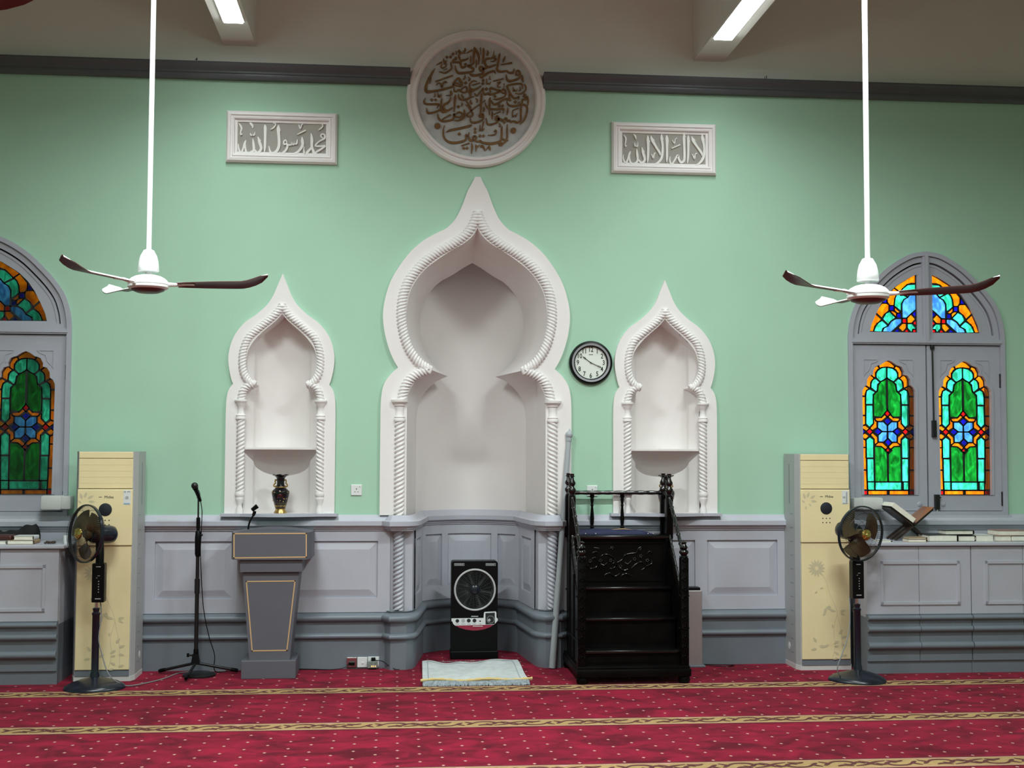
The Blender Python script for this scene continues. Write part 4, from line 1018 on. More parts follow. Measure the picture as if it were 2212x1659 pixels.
# ---------------------------------------------------------------- pedestal fans
def pedestal(loc, label, yaw, hz, hoff, base_rz, tilt, boxoff):
    t = thing('pedestal_fan', label, 'pedestal fan', loc, 'pedestal fans')
    s = MB(); vs = []; n = 48                                       # rounded triangular domed foot
    rings = [(1.0, 0), (1.0, .010), (.97, .020), (.80, .040), (.5, .060), (.25, .072), (.12, .085)]
    for sc_, z in rings:
        for i in range(n):
            a = 2*PI*i/n; r = .212*(1+.05*math.cos(3*(a+base_rz)))*sc_; vs.append((r*math.cos(a), r*math.sin(a), z))
    s.add(vs, [(j*n+i, j*n+(i+1) % n, (j+1)*n+(i+1) % n, (j+1)*n+i) for j in range(len(rings)-1) for i in range(n)]); s.add(vs[:n], [list(range(n))]); s.add(vs[-n:], [list(range(n))])
    s.build('base', NAVYP, t, off=O, smooth=50)
    s = MB(); s.lathe([(.034, .07), (.032, .10), (.026, .12), (.026, .52), (.030, .525), (.030, .535), (.020, .545), (.024, .56), (.026, .570), (.012, .575)], n=20); s.build('lower_pole', NAVYP, t, off=O, smooth=40)
    s = MB(); s.tube([(0,0,.56), (0,0,.64)], .0105, 12); s.build('upper_pole', CHROME, t, off=O, smooth=50)
    s = MB(); bx = boxoff; z0, z1 = .615, .895
    s.cbox(bx-.044, bx+.044, -.045, .035, z0, z1, .006)
    bxo = s.build('control_box', BLACKP, t, off=O)
    s = MB()
    for i in range(5): s.lathe([(0, -.0475), (.0032, -.0475), (.004, -.045)], (bx+.005, 0, z0+.075+.019*i), 8, 'y')
    s.box(bx-.016, bx+.018, -.0462, -.0448, z1-.026, z1-.021); s.box(bx-.018, bx+.022, -.0462, -.0448, z0+.024, z0+.030); s.box(bx-.004, bx+.014, -.0462, -.0448, z0+.19, z0+.193); s.box(bx-.014, bx-.004, -.0462, -.0448, z0+.175, z0+.178)
    s.build('control_marks', SILVERP, bxo, off=O)
    # tilting head: axis along -y before yaw and tilt
    Rm = Matrix.Translation(Vector((hoff[0], hoff[1], hz))) @ Matrix.Rotation(yaw, 4, 'Z') @ Matrix.Rotation(tilt, 4, 'X')
    R = .208
    s = MB(); s.lathe([(.0, .245), (.040, .240), (.060, .222), (.066, .19), (.068, .07), (.060, .045), (.045, .035), (.0, .034)], n=24, axis='y'); s.cbox(-.016, .016, .09, .12, .055, .085, .003); s.tube([(0, .12, .085), (0, .12, .098)], .006, 8); s.xf(Rm)
    s.build('motor', NAVYP, t, off=O, smooth=40)
    s = MB(); nk0 = Rm @ Vector((0, .115, -.03)); s.tube([(bx, .0, z1-.01), (bx, .0, z1+.06), tuple((Vector((bx, 0, z1+.1))+nk0)/2), tuple(nk0)], .030, 12); s.build('neck', BLACKP, t, off=O, smooth=50)
    for k in range(3):
        a0 = k*2*PI/3+.55; s = MB(); vs = []; nr, na = 8, 9
        for i in range(nr+1):
            u = i/nr; r = .030+.155*u; half = .38+.37*math.sin(min(1, u*1.25)*PI/2)
            for j in range(na+1):
                v = j/na*2-1; rr = r*(1-.10*u*max(0, v)**2-.04*u*max(0, -v)**2); a = a0+v*half-.12*u
                vs.append((rr*math.cos(a), .012-.030*v*(1-.3*u), rr*math.sin(a)))
        fs = [(i*(na+1)+j, (i+1)*(na+1)+j, (i+1)*(na+1)+j+1, i*(na+1)+j+1) for i in range(nr) for j in range(na)]
        s.add(vs, fs); s.add([(x, y+.0025, z) for x, y, z in vs], fs); s.xf(Rm); s.build('blade', SMOKE, t, off=O, smooth=60)
    s = MB(); s.lathe([(.0, -.012), (.030, -.010), (.034, .005), (.034, .03), (0, .032)], n=24, axis='y'); s.xf(Rm); s.build('hub', SMOKE, t, off=O, smooth=40)
    s = MB()                                                        # wire guard, front and back dishes and rim band
    for k in range(84):
        a = 2*PI*k/84; ca, sa = math.cos(a), math.sin(a)
        for prof in ([(.040, -.066), (.11, -.064), (.165, -.052), (.196, -.025), (.206, .0)], [(.060, .060), (.12, .058), (.17, .045), (.197, .022), (.206, .0)]):
            p = cr(prof, 3); s.tube([(r*ca, y, r*sa) for r, y in p], .00085, 3, cap=False)
    for r, y in ((.11, -.064), (.165, -.052), (.10, .059), (.17, .045)): s.tube([(r*math.cos(2*PI*i/48), y, r*math.sin(2*PI*i/48)) for i in range(48)], .0014, 4, closed=True)
    s.xf(Rm); s.build('wire_guard', BLACKM, t, off=O)
    s = MB(); s.lathe([(.203, -.012), (.211, -.012), (.212, .0), (.211, .010), (.203, .010), (.201, 0), (.203, -.012)], n=64, axis='y'); s.xf(Rm); s.build('guard_rim', NAVYP, t, off=O, smooth=40)
    s = MB(); s.lathe([(.0, -.084), (.014, -.084), (.018, -.080), (.030, -.078), (.040, -.070), (.043, -.060), (.040, -.055)], n=28, axis='y')
    for k in range(4):
        a = PI/4+k*PI/2; s.tube([(.018*math.cos(a), -.082, .018*math.sin(a)), (.040*math.cos(a), -.071, .040*math.sin(a))], .0028, 6)
    s.xf(Rm); s.build('gold_badge', GOLD, t, off=O, smooth=30)
    return t
pL = FL(206, 1470); pL.z = 0; pR = FL(1846, 1458); pR.z = 0
pedestal((-2.798, -.70, 0), 'black pedestal fan on the left, its head turned left towards the window', -math.radians(44), 1.108, (-.077, -.03), .3, math.radians(-4), .018)
pedestal((2.835, -.80, 0), 'black pedestal fan on the right, facing the room in front of the right cabinets', math.radians(20), 1.103, (.015, -.05), 1.1, math.radians(5), -.003)

# ---------------------------------------------------------------- microphone stand and microphone
def at(px, py, y): return P(px, py, y)
t = thing('microphone_stand', 'black tripod microphone stand between the left air conditioner and the lectern', 'microphone stand', (-2.155, -.24, 0))
bx, by = -2.155, -.24
s = MB(); s.tube([(bx, by, .10), (bx, by, .72)], .0155, 12); s.tube([(bx, by, .62), (bx, by, .73)], .020, 12); s.tube([(bx, by, .70), (bx, by, .98)], .0135, 12); s.build('lower_tube', BLACKM, t, smooth=50)
s = MB(); s.lathe([(.016, .90), (.022, .92), (.024, 1.04), (.020, 1.09), (.012, 1.10)], (bx, by, 0), 14); s.tube([(bx, by, 1.05), (bx, by, 1.12)], .012, 10); s.lathe([(.010, 1.11), (.015, 1.115), (.015, 1.195), (.010, 1.20)], (bx, by, 0), 12); s.tube([(bx+.015, by, 1.065), (bx+.035, by, 1.065)], .008, 8); s.build('clutch', BLACKP, t, smooth=40)
s = MB(); s.tube([(bx, by, 1.10), (bx-.002, by, 1.36)], .0065, 10); s.build('upper_tube', BLACKM, t, smooth=50)
s = MB(); s.lathe([(.016, .14), (.020, .18), (.018, .20)], (bx, by, 0), 12); s.add([(bx-.022, by-.022, .165), (bx+.022, by-.022, .165), (bx+.034, by-.034, .085), (bx-.034, by-.034, .085), (bx-.016, by+.03, .165), (bx+.016, by+.03, .165), (bx+.03, by+.04, .085), (bx-.03, by+.04, .085)], [(0,1,2,3), (4,5,6,7), (0,1,5,4), (3,2,6,7), (0,3,7,4), (1,2,6,5)]); s.tube([(bx-.02, by, .15), (bx-.055, by-.01, .155)], .007, 8); s.cbox(bx-.068, bx-.050, by-.012, by+.008, .14, .168, .003); s.build('leg_collar', BLACKP, t)
for ex, ey in ((bx-.29, by+.085), (bx+.31, by+.06), (bx-.03, by-.27)):
    s = MB(); a = Vector((bx, by, .095)); b = Vector((ex, ey, .022)); d = (b-a).normalized(); s.tube([a, b-d*.03], .011, 10)
    l = s.build('leg', BLACKM, t, smooth=50); s = MB(); s.tube([b-d*.055, b-d*.015, b], [.014, .015, .012], 10); s.build('rubber_foot', BLACKP, l, smooth=50)
s = MB(); m0 = Vector((bx, by-.005, 1.345)); m1 = Vector((bx-.008, by-.035, 1.40)); s.tube([Vector((bx-.002, by, 1.345)), m0+Vector((0, 0, .03)), m1], [.012, .014, .017], 10); s.build('clip', BLACKP, t, smooth=50)
mt = thing('microphone', 'black ball headed microphone clipped on top of the stand', 'microphone', (bx-.006, by-.03, 1.37))
s = MB(); p0 = Vector((bx+.010, by+.02, 1.325)); p1 = Vector((bx-.014, by-.075, 1.425)); s.tube([p0, p0.lerp(p1, .2), p0.lerp(p1, .9), p1], [.011, .013, .018, .022], 14); s.build('handle', BLACKP, mt, smooth=40)
s = MB(); s.sphere(p1+Vector((-.004, -.012, .018)), .0265, 18, 12); s.build('grille_ball', BLACKM, mt, smooth=60)
s = MB(); c = cr([(bx+.012, by+.022, 1.32), (bx+.024, by+.02, 1.24), (bx+.024, by, 1.08), (bx+.020, by, .95), (bx+.03, by, .75), (bx+.05, by+.01, .50), (bx+.09, by+.02, .30), (bx+.135, by+.03, .15), (bx+.13, by+.05, .05), (bx+.145, by+.09, .008), (bx+.2, by+.12, .006), (bx+.42, by+.17, .006)], 6); s.tube(c, .0035, 6); tag(s.build('microphone_cable', BLACKP), 'thin black cable hanging from the microphone down to the carpet', 'cable')
# a flat round weight lying on the carpet beside the tripod
tag(MB().lathe([(.0, .0), (.125, .0), (.125, .012), (.10, .022), (.03, .026), (0, .026)], (bx+.03, by-.02, .001), 32).build('round_base_plate', BLACKM, smooth=40), 'flat black round plate on the carpet under the microphone tripod', 'base plate')

# ---------------------------------------------------------------- lectern
LY, LB = -.42, -.06
t = thing('lectern', 'slate grey lectern with thin pale gold outlines and tapered front', 'lectern', (-1.595, -.24, 0))
def px2(x, y, d=LY): p = P(400+x/3.318, 1000+y/3.318, d); return p.x, p.z
x0, z0 = px2(400, 1548); x1, z1 = px2(785, 1420)
s = MB(); s.cbox(x0, x1+.008, LY-.01, LB, .0, z1+.006, .004); s.build('plinth', LECT, t)
a, b = px2(410, 788); c, d = px2(815, 788); e, f = px2(457, 1405); g, h = px2(747, 1405)
s = MB(); zc0 = z1+.004; s.add([(a, LY+.02, b), (c, LY+.02, b), (g, LY+.02, zc0), (e, LY+.02, zc0), (a+.0, LB-.02, b), (c, LB-.02, b), (g, LB-.02, zc0), (e, LB-.02, zc0)], [(0,1,2,3), (4,5,6,7), (0,1,5,4), (3,2,6,7), (0,3,7,4), (1,2,6,5)])
col = s.build('tapered_column', LECT, t)
n0, nz1 = px2(393, 692); n1, nz0 = px2(838, 782)
s = MB(); s.cbox(n0, n1, LY-.005, LB-.01, nz0, nz1+.01, .003); s.build('neck', LECT, t)
h0, hz1 = px2(328, 498); h1, hz0 = px2(872, 690); ch = .032
s = MB(); lp = [(h0, LY+.06), (h0+.022, LY-.03), (h1, LY-.03), (h1+ch, LY+.08), (h1+ch, LB+.01), (h0-.0, LB+.01)]
s.zprism(lp, hz0, hz1)
top = [(h0+.01+(h1+ch-.012-h0)*i/16, hz1-.002+.030*math.sin(PI*i/16)) for i in range(17)]
s.prism(top+[(h1+ch-.002, hz1-.004), (h0+.01, hz1-.004)], LY+.05, LB+.01)
hd = s.build('head', LECT, t)
def trim(pts, y0, wd, par, lab='pale gold outline'):
    s = MB(); n = len(pts)
    for i in range(n):
        a = Vector(pts[i]); b = Vector(pts[(i+1) % n]); tt = (b-a).normalized(); nn = Vector((-tt.y, tt.x))*wd/2
        k = [a-tt*wd/2+nn, b+tt*wd/2+nn, b+tt*wd/2-nn, a-tt*wd/2-nn]; s.prism([(q.x, q.y) for q in k], y0-.0018, y0+.001)
    o = s.build('gold_outline', GILT, par); o['label'] = lab
trim([px2(350, 508, LY-.03), px2(868, 505, LY-.03), px2(868, 674, LY-.03), px2(350, 681, LY-.03)], LY-.03, .0085, hd)
trim([px2(439, 850, LY+.02), px2(787, 846, LY+.02), px2(729, 1343, LY+.02), px2(480, 1347, LY+.02)], LY+.02, .0085, col)
s = MB(); gq = [P(400+x/3.318, 1000+y/3.318, -.28) for x, y in ((452, 486), (455, 450), (468, 410), (490, 375), (505, 355))]; s.tube(cr([tuple(q) for q in gq], 5), .007, 8)
e0, e1, e2 = [P(400+x/3.318, 1000+y/3.318, -.28) for x, y in ((488, 378), (500, 345), (494, 330))]; s.tube([e0, e1], .012, 10)
e3, e4 = [P(400+x/3.318, 1000+y/3.318, -.28) for x, y in ((478, 338), (518, 308))]; s.tube([e3, e4], [.014, .018], 12)
s.build('gooseneck_clip', BLACKP, t, smooth=50)

# ---------------------------------------------------------------- box fan in the niche
BFY = .36
q0 = P(974, 1425, BFY); q1 = P(1075.5, 1212, BFY); cx = (q0.x+q1.x)/2; hw = (q1.x-q0.x)/2; H = q1.z
t = thing('box_fan', 'glossy black upright box fan with silver ring standing inside the prayer niche', 'fan', (cx, BFY+.08, 0))
fcx, fcz, fr0 = cx+.003, P(1020, 1274, BFY).z, P(1065.5, 1274, BFY).x-P(1021, 1274, BFY).x
s = MB()
def rr(x0, x1, z0, z1, r, n=5):
    return [(x+r*math.cos(a), z+r*math.sin(a)) for x, z, a0 in ((x1-r, z1-r, 0), (x0+r, z1-r, PI/2), (x0+r, z0+r, PI), (x1-r, z0+r, 1.5*PI)) for a in [a0+PI/2*i/n for i in range(n+1)]]
ho = circ(fcx, fcz, fr0*.93, 48)
s.prism([rr(cx-hw, cx+hw, .065, H, .022), ho], BFY, BFY+.05); s.prism(rr(cx-hw, cx+hw, .065, H, .022), BFY+.05, BFY+.15)
for z in (.145, .20): s.box(cx-hw+.004, cx+hw-.004, BFY-.0015, BFY+.001, z, z+.003)
s.build('casing', BLACKP, t)
s = MB(); s.cbox(cx-hw-.006, cx+hw+.004, BFY-.012, BFY+.16, .0, .068, .008); s.build('foot', BLACKP, t)
s = MB(); s.lathe([(fr0*.92, BFY-.002), (fr0*.95, BFY-.010), (fr0*.99, BFY-.010), (fr0*1.02, BFY-.001)], (fcx, 0, fcz), 72, 'y'); s.build('silver_ring', M('silver_trim', (.60, .61, .62), .35, metal=.2), t, smooth=50)
GRILLE = M('dark_grey_grille', (.055, .06, .062), .45)
s = MB()
for k in range(1, 13):
    r = fr0*.92*k/13; s.tube([(fcx+r*math.cos(2*PI*i/48), BFY-.003, fcz+r*math.sin(2*PI*i/48)) for i in range(48)], .0011, 4, closed=True)
for k in range(24):
    a = 2*PI*k/24+.1; s.tube([(fcx+.03*math.cos(a), BFY-.003, fcz+.03*math.sin(a)), (fcx+fr0*.93*math.cos(a+.35), BFY-.003, fcz+fr0*.93*math.sin(a+.35))], .0009, 4)
s.build('grille', GRILLE, t)
s = MB(); s.lathe([(0, BFY+.047), (fr0*.93, BFY+.047)], (fcx, 0, fcz), 40, 'y'); s.build('inner_screen', GRILLE, t)
for k in range(6):
    a0 = 2*PI*k/6+.35; s = MB(); vs = []
    for i in range(7):
        u = i/6; r = .035+(fr0*.86-.035)*u; hf = .22+.22*math.sin(min(1, u*1.3)*PI/2)
        for j in range(7): v = j/3-1; vs.append((fcx+r*(1-.08*u*v*v)*math.cos(a0+v*hf), BFY+.022-.012*v, fcz+r*(1-.08*u*v*v)*math.sin(a0+v*hf)))
    s.add(vs, [(i*7+j, i*7+7+j, i*7+8+j, i*7+1+j) for i in range(6) for j in range(6)]); s.build('blade', BLACKP, t, smooth=60)
s = MB(); s.lathe([(0, BFY-.012), (.02, BFY-.010), (.038, BFY-.004), (.046, BFY+.01), (.046, BFY+.02)], (fcx, 0, fcz), 32, 'y'); s.build('hub', NAVYP, t, smooth=50)
def bq(x, y): p = P(960+x/6.915, 1200+y/6.915, BFY); return p.x, p.z
s = MB()
lab = [bq(106, 938), bq(585, 932), bq(590, 860), bq(600, 842), bq(765, 834), bq(776, 850), bq(778, 925), bq(797, 945), bq(797, 970), bq(760, 1015), bq(740, 1032), bq(160, 1046), bq(130, 1020), bq(118, 985), bq(104, 978)]
s.poly([lab], BFY-.0012, 0)
s.poly([[bq(160, 1047), bq(738, 1033), bq(690, 1066), bq(600, 1100), bq(500, 1118), bq(420, 1120), bq(320, 1107), bq(230, 1080)]], BFY-.0012, 1)
for x, y, r in ((193, 977, 27), (363, 972, 29), (449, 972, 29), (533, 980, 12)):
    k = bq(x, y); r2 = r/6.915*.0038; s.poly([circ(k[0], k[1], r2, 20)], BFY-.0018, 2)
k = bq(281, 975); s.poly([circ(k[0], k[1], .016, 20)], BFY-.0018, 3)
s.poly([[bq(612, 860), bq(752, 852), bq(754, 1025), bq(614, 1030)]], BFY-.0018, 2)
k = bq(690, 955); s.lathe([(.028, BFY-.0026), (.031, BFY-.0026)], (k[0], 0, k[1]), 30, 'y', 3); s.lathe([(.0, BFY-.0026), (.012, BFY-.0026)], (k[0]-.012, 0, k[1]-.005), 20, 'y', 3)
for x0, x1, y in ((400, 505, 908), (425, 575, 1055), (250, 315, 1022), (165, 222, 1022), (340, 390, 1022), (425, 475, 1022), (520, 550, 1022)):
    s.poly([[bq(x0, y-5), bq(x1, y-5), bq(x1, y+5), bq(x0, y+5)]], BFY-.0022, 0 if y in (908, 1055) else 3)
s.build('feature_sticker', [WHITEP, LEDRED, INK, SILVERP], t)
for x0, x1 in ((148, 298), (618, 765)):
    s = MB()
    o = [bq(x0, 115), bq(x1, 115), bq(x1, 152), bq(x0, 152)]; i_ = [bq(x0+6, 121), bq(x1-6, 121), bq(x1-6, 146), bq(x0+6, 146)]
    s.poly([o, i_], BFY-.0022, 3)
    for g in range(8):
        xa = x0+14+(x1-x0-28)*g/8; s.poly([[bq(xa, 127), bq(xa+11, 127), bq(xa+11, 140), bq(xa, 140)]], BFY-.0022, 3)
    s.build('printed_badge', [WHITEP, LEDRED, INK, SILVERP], t)

# ---------------------------------------------------------------- folded pale rug in front of the niche
t = thing('prayer_rug', 'folded pale grey prayer rug with yellow hem lying in front of the niche', 'rug', (-.05, -.35, 0))
def rugz(u, v): return .012+.012*math.sin(7*u+2)*math.sin(5*v+1)+.006*math.sin(19*u+v*7)+.010*v
C4 = [Vector((-.425, .10)), Vector((.345, .15)), Vector((.345, -.78)), Vector((-.44, -.79))]
def rp(u, v): return (C4[0].lerp(C4[1], u)).lerp(C4[3].lerp(C4[2], u), v)
def rgrid(mb, u0, u1, v0, v1, nu, nv, lift, mi=0, edge=True):
    vs = []
    for j in range(nv+1):
        for i in range(nu+1):
            u = u0+(u1-u0)*i/nu; v = v0+(v1-v0)*j/nv; q = rp(u, v); wv = .012*math.sin(u*23)*(1 if j == 0 else 0)
            vs.append((q.x, q.y+wv, rugz(u, v)+.012+lift))
    w = nu+1; mb.add(vs, [(j*w+i, j*w+i+1, (j+1)*w+i+1, (j+1)*w+i) for j in range(nv) for i in range(nu)], mi)
    if edge:
        lp = [i for i in range(w)]+[j*w+nu for j in range(1, nv+1)]+[nv*w+i for i in range(nu-1, -1, -1)]+[j*w for j in range(nv-1, 0, -1)]
        mb.add([vs[i] for i in lp]+[(vs[i][0], vs[i][1], .002) for i in lp], [(i, (i+1) % len(lp), len(lp)+(i+1) % len(lp), len(lp)+i) for i in range(len(lp))], mi)
s = MB(); rgrid(s, 0, 1, 0, 1, 44, 30, 0); s.build('pile', RUGM, t, smooth=60)
s = MB()
for a in ((.05, .06, .06, .93), (.93, .94, .06, .93), (.05, .94, .055, .075)): rgrid(s, *a, 30 if a[1]-a[0] > .5 else 2, 30 if a[3]-a[2] > .5 else 2, .0016, edge=False)
s.build('border_line', RUGB, t, smooth=60)
s = MB(); hem = []
for i in range(41):
    u = -.02+1.05*i/40; q = rp(u, 1.0); hem.append((q.x, q.y-.006+.006*math.sin(9*u), .040+.006*math.sin(13*u)))
s.tube(hem, [.010+.003*math.sin(i*1.9) for i in range(41)], 8); s.build('yellow_hem', RUGY, t, smooth=60)
s = MB()
for i in range(220):
    u = .01+.98*i/219; q = rp(u, 1.0); j = random.uniform(-.006, .006); s.tube([(q.x, q.y-.008, .034), (q.x+j, q.y-.028-abs(j), .018), (q.x+j*2, q.y-.040-random.uniform(0, .018), .004)], [.006, .005, .003], 4)
fr_ = s.build('fringe', RUGF, t); fr_['kind'] = 'stuff'
s = MB()
for i in range(90):
    u = .02+.96*i/89; q = rp(u, 0); j = random.uniform(-.012, .012); s.tube([(q.x, q.y-.004, .024), (q.x+j, q.y+.014+random.uniform(0, .012), .012+random.uniform(0, .014))], [.003, .002], 3)
fr_ = s.build('fringe', RUGF, t); fr_['kind'] = 'stuff'

# ---------------------------------------------------------------- black wooden pulpit (minbar)
x0, x1 = .700, 1.535; yf, ybk = -.84, -.07
t = thing('minbar', 'black lacquered wooden stepped pulpit with turned posts and handrails', 'pulpit', ((x0+x1)/2, -.45, 0))
s = MB(); s.cbox(x0-.012, x1+.012, yf-.015, ybk+.02, .052, .112, .010); s.cbox(x0-.004, x1+.004, yf-.004, ybk+.01, .108, .13, .006)
for x in (x0+.035, x1-.035):
    for y in (yf+.03, ybk-.03): s.lathe([(.02, 0), (.040, .006), (.046, .026), (.040, .048), (.02, .056)], (x, y, 0), 16)
s.build('base', EBONY, t, smooth=40)
ST = [(-.775, .242), (-.60, .458), (-.425, .672)]
ix0, ix1 = x0+.055, x1-.055; zlow = .12
for i, (y, z) in enumerate(ST):
    s = MB(); s.box(ix0, ix1, y, y+.02, zlow, z-.022); s.prism(rr(ix0+.03, ix1-.03, zlow+.03, z-.05, .006, 2), y-.003, y)
    s.build('riser', EBONY, t)
    s = MB(); s.cbox(ix0-.01, ix1+.01, y-.022, (ST[i+1][0] if i < 2 else -.285)+.02, z-.024, z, .009); s.build('tread', EBONYG, t, smooth=40)
    zlow = z-.005
SY, SZ = -.29, 1.060
s = MB(); s.box(ix0, ix1, SY, SY+.02, .66, SZ-.02)
fx0, fx1, fz0, fz1 = ix0+.03, ix1-.03, .70, SZ-.055
s.prism([[(fx0, fz0), (fx1, fz0), (fx1, fz1), (fx0, fz1)], [(fx0+.012, fz0+.012), (fx1-.012, fz0+.012), (fx1-.012, fz1-.012), (fx0+.012, fz1-.012)]], SY-.008, SY)
bp_ = s.build('carved_panel', EBONY, t)
s = MB()
def cq(x, y): p = P(1200+x/7.213, 1010+y/7.213, SY); return p.x, p.z
for cv in ([(480,1500),(540,1570),(640,1540),(660,1450),(610,1400),(560,1430)], [(700,1390),(760,1350),(860,1370),(930,1440),(930,1540),(850,1570),(800,1510)], [(960,1480),(1040,1430),(1080,1360),(1170,1340),(1260,1330)],
           [(830,1280),(880,1240),(930,1260)], [(1260,1330),(1300,1250),(1350,1240)], [(1180,1570),(1260,1500),(1340,1470),(1400,1540),(1340,1600)], [(1400,1540),(1500,1490),(1490,1430)], [(1420,1350),(1470,1300),(1500,1340)], [(560,1340),(620,1310),(680,1330)], [(1000,1560),(1060,1600),(1130,1580)],
           [(700,1500),(760,1520),(800,1480)], [(1080,1480),(1130,1500),(1180,1450)], [(880,1500),(920,1480),(900,1440)], [(600,1250),(680,1260)], [(760,1680),(840,1640),(920,1690),(1000,1650)], [(1020,1690),(1100,1650),(1190,1690)]):
    c = cr([cq(*q) for q in cv], 5); k = len(c); s.tube([(x, SY-.002, z) for x, z in c], [.004+.004*math.sin(PI*i/(k-1)) for i in range(k)], 6)
for q in ((540,1460),(700,1450),(860,1450),(1010,1540),(1230,1430),(1330,1380),(1430,1450),(880,1250),(1310,1265)):
    a = cq(*q)
    for j in range(5): b = 2*PI*j/5; s.sphere((a[0]+.010*math.cos(b), SY-.001, a[1]+.010*math.sin(b)), .0075, 8, 6)
s.build('carving', EBONYG, bp_, smooth=60)
s = MB(); s.cbox(ix0-.03, ix1+.03, SY-.035, ybk+.01, SZ-.030, SZ, .010); s.build('seat_board', EBONYG, t, smooth=40)
# side walls with panels
for sg, xs_ in ((-1, x0+.028), (1, x1-.028)):
    s = MB(); prof = [(yf+.075, .12), (ybk-.02, .12), (ybk-.02, SZ-.01), (SY, SZ-.01), (SY, .98), (yf+.075, .52)]
    lo, hi = (xs_-.012, xs_+.012); n = len(prof)
    tr = tessellate_polygon([[Vector((a, b, 0)) for a, b in prof]])
    s.add([(lo, a, b) for a, b in prof], tr); s.add([(hi, a, b) for a, b in prof], tr)
    s.add([(lo, a, b) for a, b in prof]+[(hi, a, b) for a, b in prof], [(i, (i+1) % n, n+(i+1) % n, n+i) for i in range(n)])
    for ya, za, yb_, zb in ((-.30, .12, -.30, 1.03), (-.52, .14, -.52, .78), (-.29, .62, -.09, .62), (-.74, .30, -.09, .30)):
        s.tube([(xs_+sg*.013, ya, za), (xs_+sg*.013, yb_, zb)], .010, 6)
    s.build('side_panel', EBONY, t)
def finial(mb, x, y, z, k=1.):
    mb.lathe([(.026*k, z), (.031*k, z+.006), (.018*k, z+.016), (.020*k, z+.022), (.031*k, z+.040), (.031*k, z+.056), (.018*k, z+.074), (.016*k, z+.080), (.028*k, z+.098), (.028*k, z+.110), (.017*k, z+.130), (.013*k, z+.150), (.024*k, z+.160), (.016*k, z+.166), (.019*k, z+.178), (0, z+.180)], (x, y, 0), 16)
for nm, x, y, z0_, zt in (('newel_post', x0+.030, yf+.045, .12, .925), ('newel_post', x1-.030, yf+.045, .12, .925)):
    s = MB(); w_ = .031; s.cbox(x-w_, x+w_, y-w_, y+w_, z0_, zt, .008)
    for k in range(11):                                             # carved leaf bands up the face
        z = z0_+.05+k*.072
        for q in (-1, 1): s.tube([(x, y-w_-.001, z), (x+q*.020, y-w_-.004, z+.022), (x+q*.012, y-w_-.003, z+.044)], [.003, .007, .003], 6)
        s.sphere((x, y-w_, z+.030), .008, 8, 6)
    for z in (z0_+.28, z0_+.52): s.lathe([(.030, z-.012), (.044, z), (.030, z+.012)], (x, y, 0), 4)
    p = s.build(nm, EBONY, t, smooth=40)
    s = MB(); s.lathe([(.03, zt), (.036, zt+.006), (.022, zt+.018), (.036, zt+.034), (.034, zt+.050), (.020, zt+.060), (.032, zt+.075), (.022, zt+.088), (.016, zt+.10), (.024, zt+.112), (.012, zt+.122), (0, zt+.124)], (x, y, 0), 18); s.build('finial', EBONYG, p, smooth=50)
for x, y, zt in ((x0+.030, SY-.005, 1.362), (x1-.030, SY-.005, 1.362), (x0+.030, ybk-.005, 1.362), (x1-.030, ybk-.005, 1.362)):
    s = MB(); s.cbox(x-.026, x+.026, y-.026, y+.026, SZ-.03, zt, .006); p = s.build('seat_post', EBONY, t, smooth=40)
    s = MB(); finial(s, x, y, zt); s.build('finial', EBONYG, p, smooth=50)
def cane(mb, a, b, r, seg):
    a = Vector(a); b = Vector(b); pts = []; rs = []; n = seg*8
    for i in range(n+1):
        pts.append(a.lerp(b, i/n)); f = (i % 8)/8; rs.append(r*(1.35 if i % 8 == 0 else .86+.18*math.sin(PI*f)))
    mb.tube(pts, rs, 10)
yb_ = ybk-.005; zr = 1.385
s = MB(); pts = [(x0+.05+(x1-x0-.10)*i/96, yb_, zr) for i in range(97)]
s.tube(pts, .017, 12, rad=lambda i, a: .017*(.86+.16*abs(math.cos((2*a-i*.55)/2)))); s.build('back_rail', EBONYG, t, smooth=50)
for bx_ in (P(1279, 1100, yb_).x, P(1344, 1100, yb_).x):
    s = MB(); s.lathe([(.016, SZ-.002), (.016, SZ+.03), (.012, SZ+.034), (.016, SZ+.05), (.010, SZ+.058), (.013, SZ+.075), (.017, SZ+.12), (.013, SZ+.17), (.009, SZ+.215), (.014, SZ+.225), (.009, SZ+.235), (.012, SZ+.25), (.015, SZ+.275), (.012, SZ+.283), (.018, SZ+.288), (.018, zr-.01)], (bx_, yb_, 0), 16); s.build('baluster', EBONY, t, smooth=50)
for sg, x in ((-1, x0+.030), (1, x1-.030)):
    s = MB(); s.tube([(x, SY+.02+(ybk-SY-.05)*i/24, zr) for i in range(25)], .017, 12, rad=lambda i, a: .017*(.86+.16*abs(math.cos((2*a-i*.7)/2)))); s.build('side_rail', EBONY, t, smooth=50)
    s = MB(); s.cbox(x-.008, x+.008, SY+.01, ybk-.03, SZ, SZ+.28, .003); s.build('side_guard', EBONY, t)
    s = MB(); cane(s, (x, SY-.02, 1.345), (x, yf+.075, .955), .0135, 6); s.build('handrail', EBONYG, t, smooth=50)
    s = MB(); cane(s, (x, SY-.02, 1.05), (x, yf+.075, .60), .0115, 6); s.build('lower_handrail', EBONYG, t, smooth=50)
cu = thing('seat_cushion', 'dark navy folded cushion cloth on the seat of the black pulpit', 'cushion', ((x0+x1)/2, -.2, SZ+.001))
s = MB(); vs = []; nx, ny = 40, 10
ca, cb = P(1245, 1148, -.29).x, P(1412, 1148, -.29).x
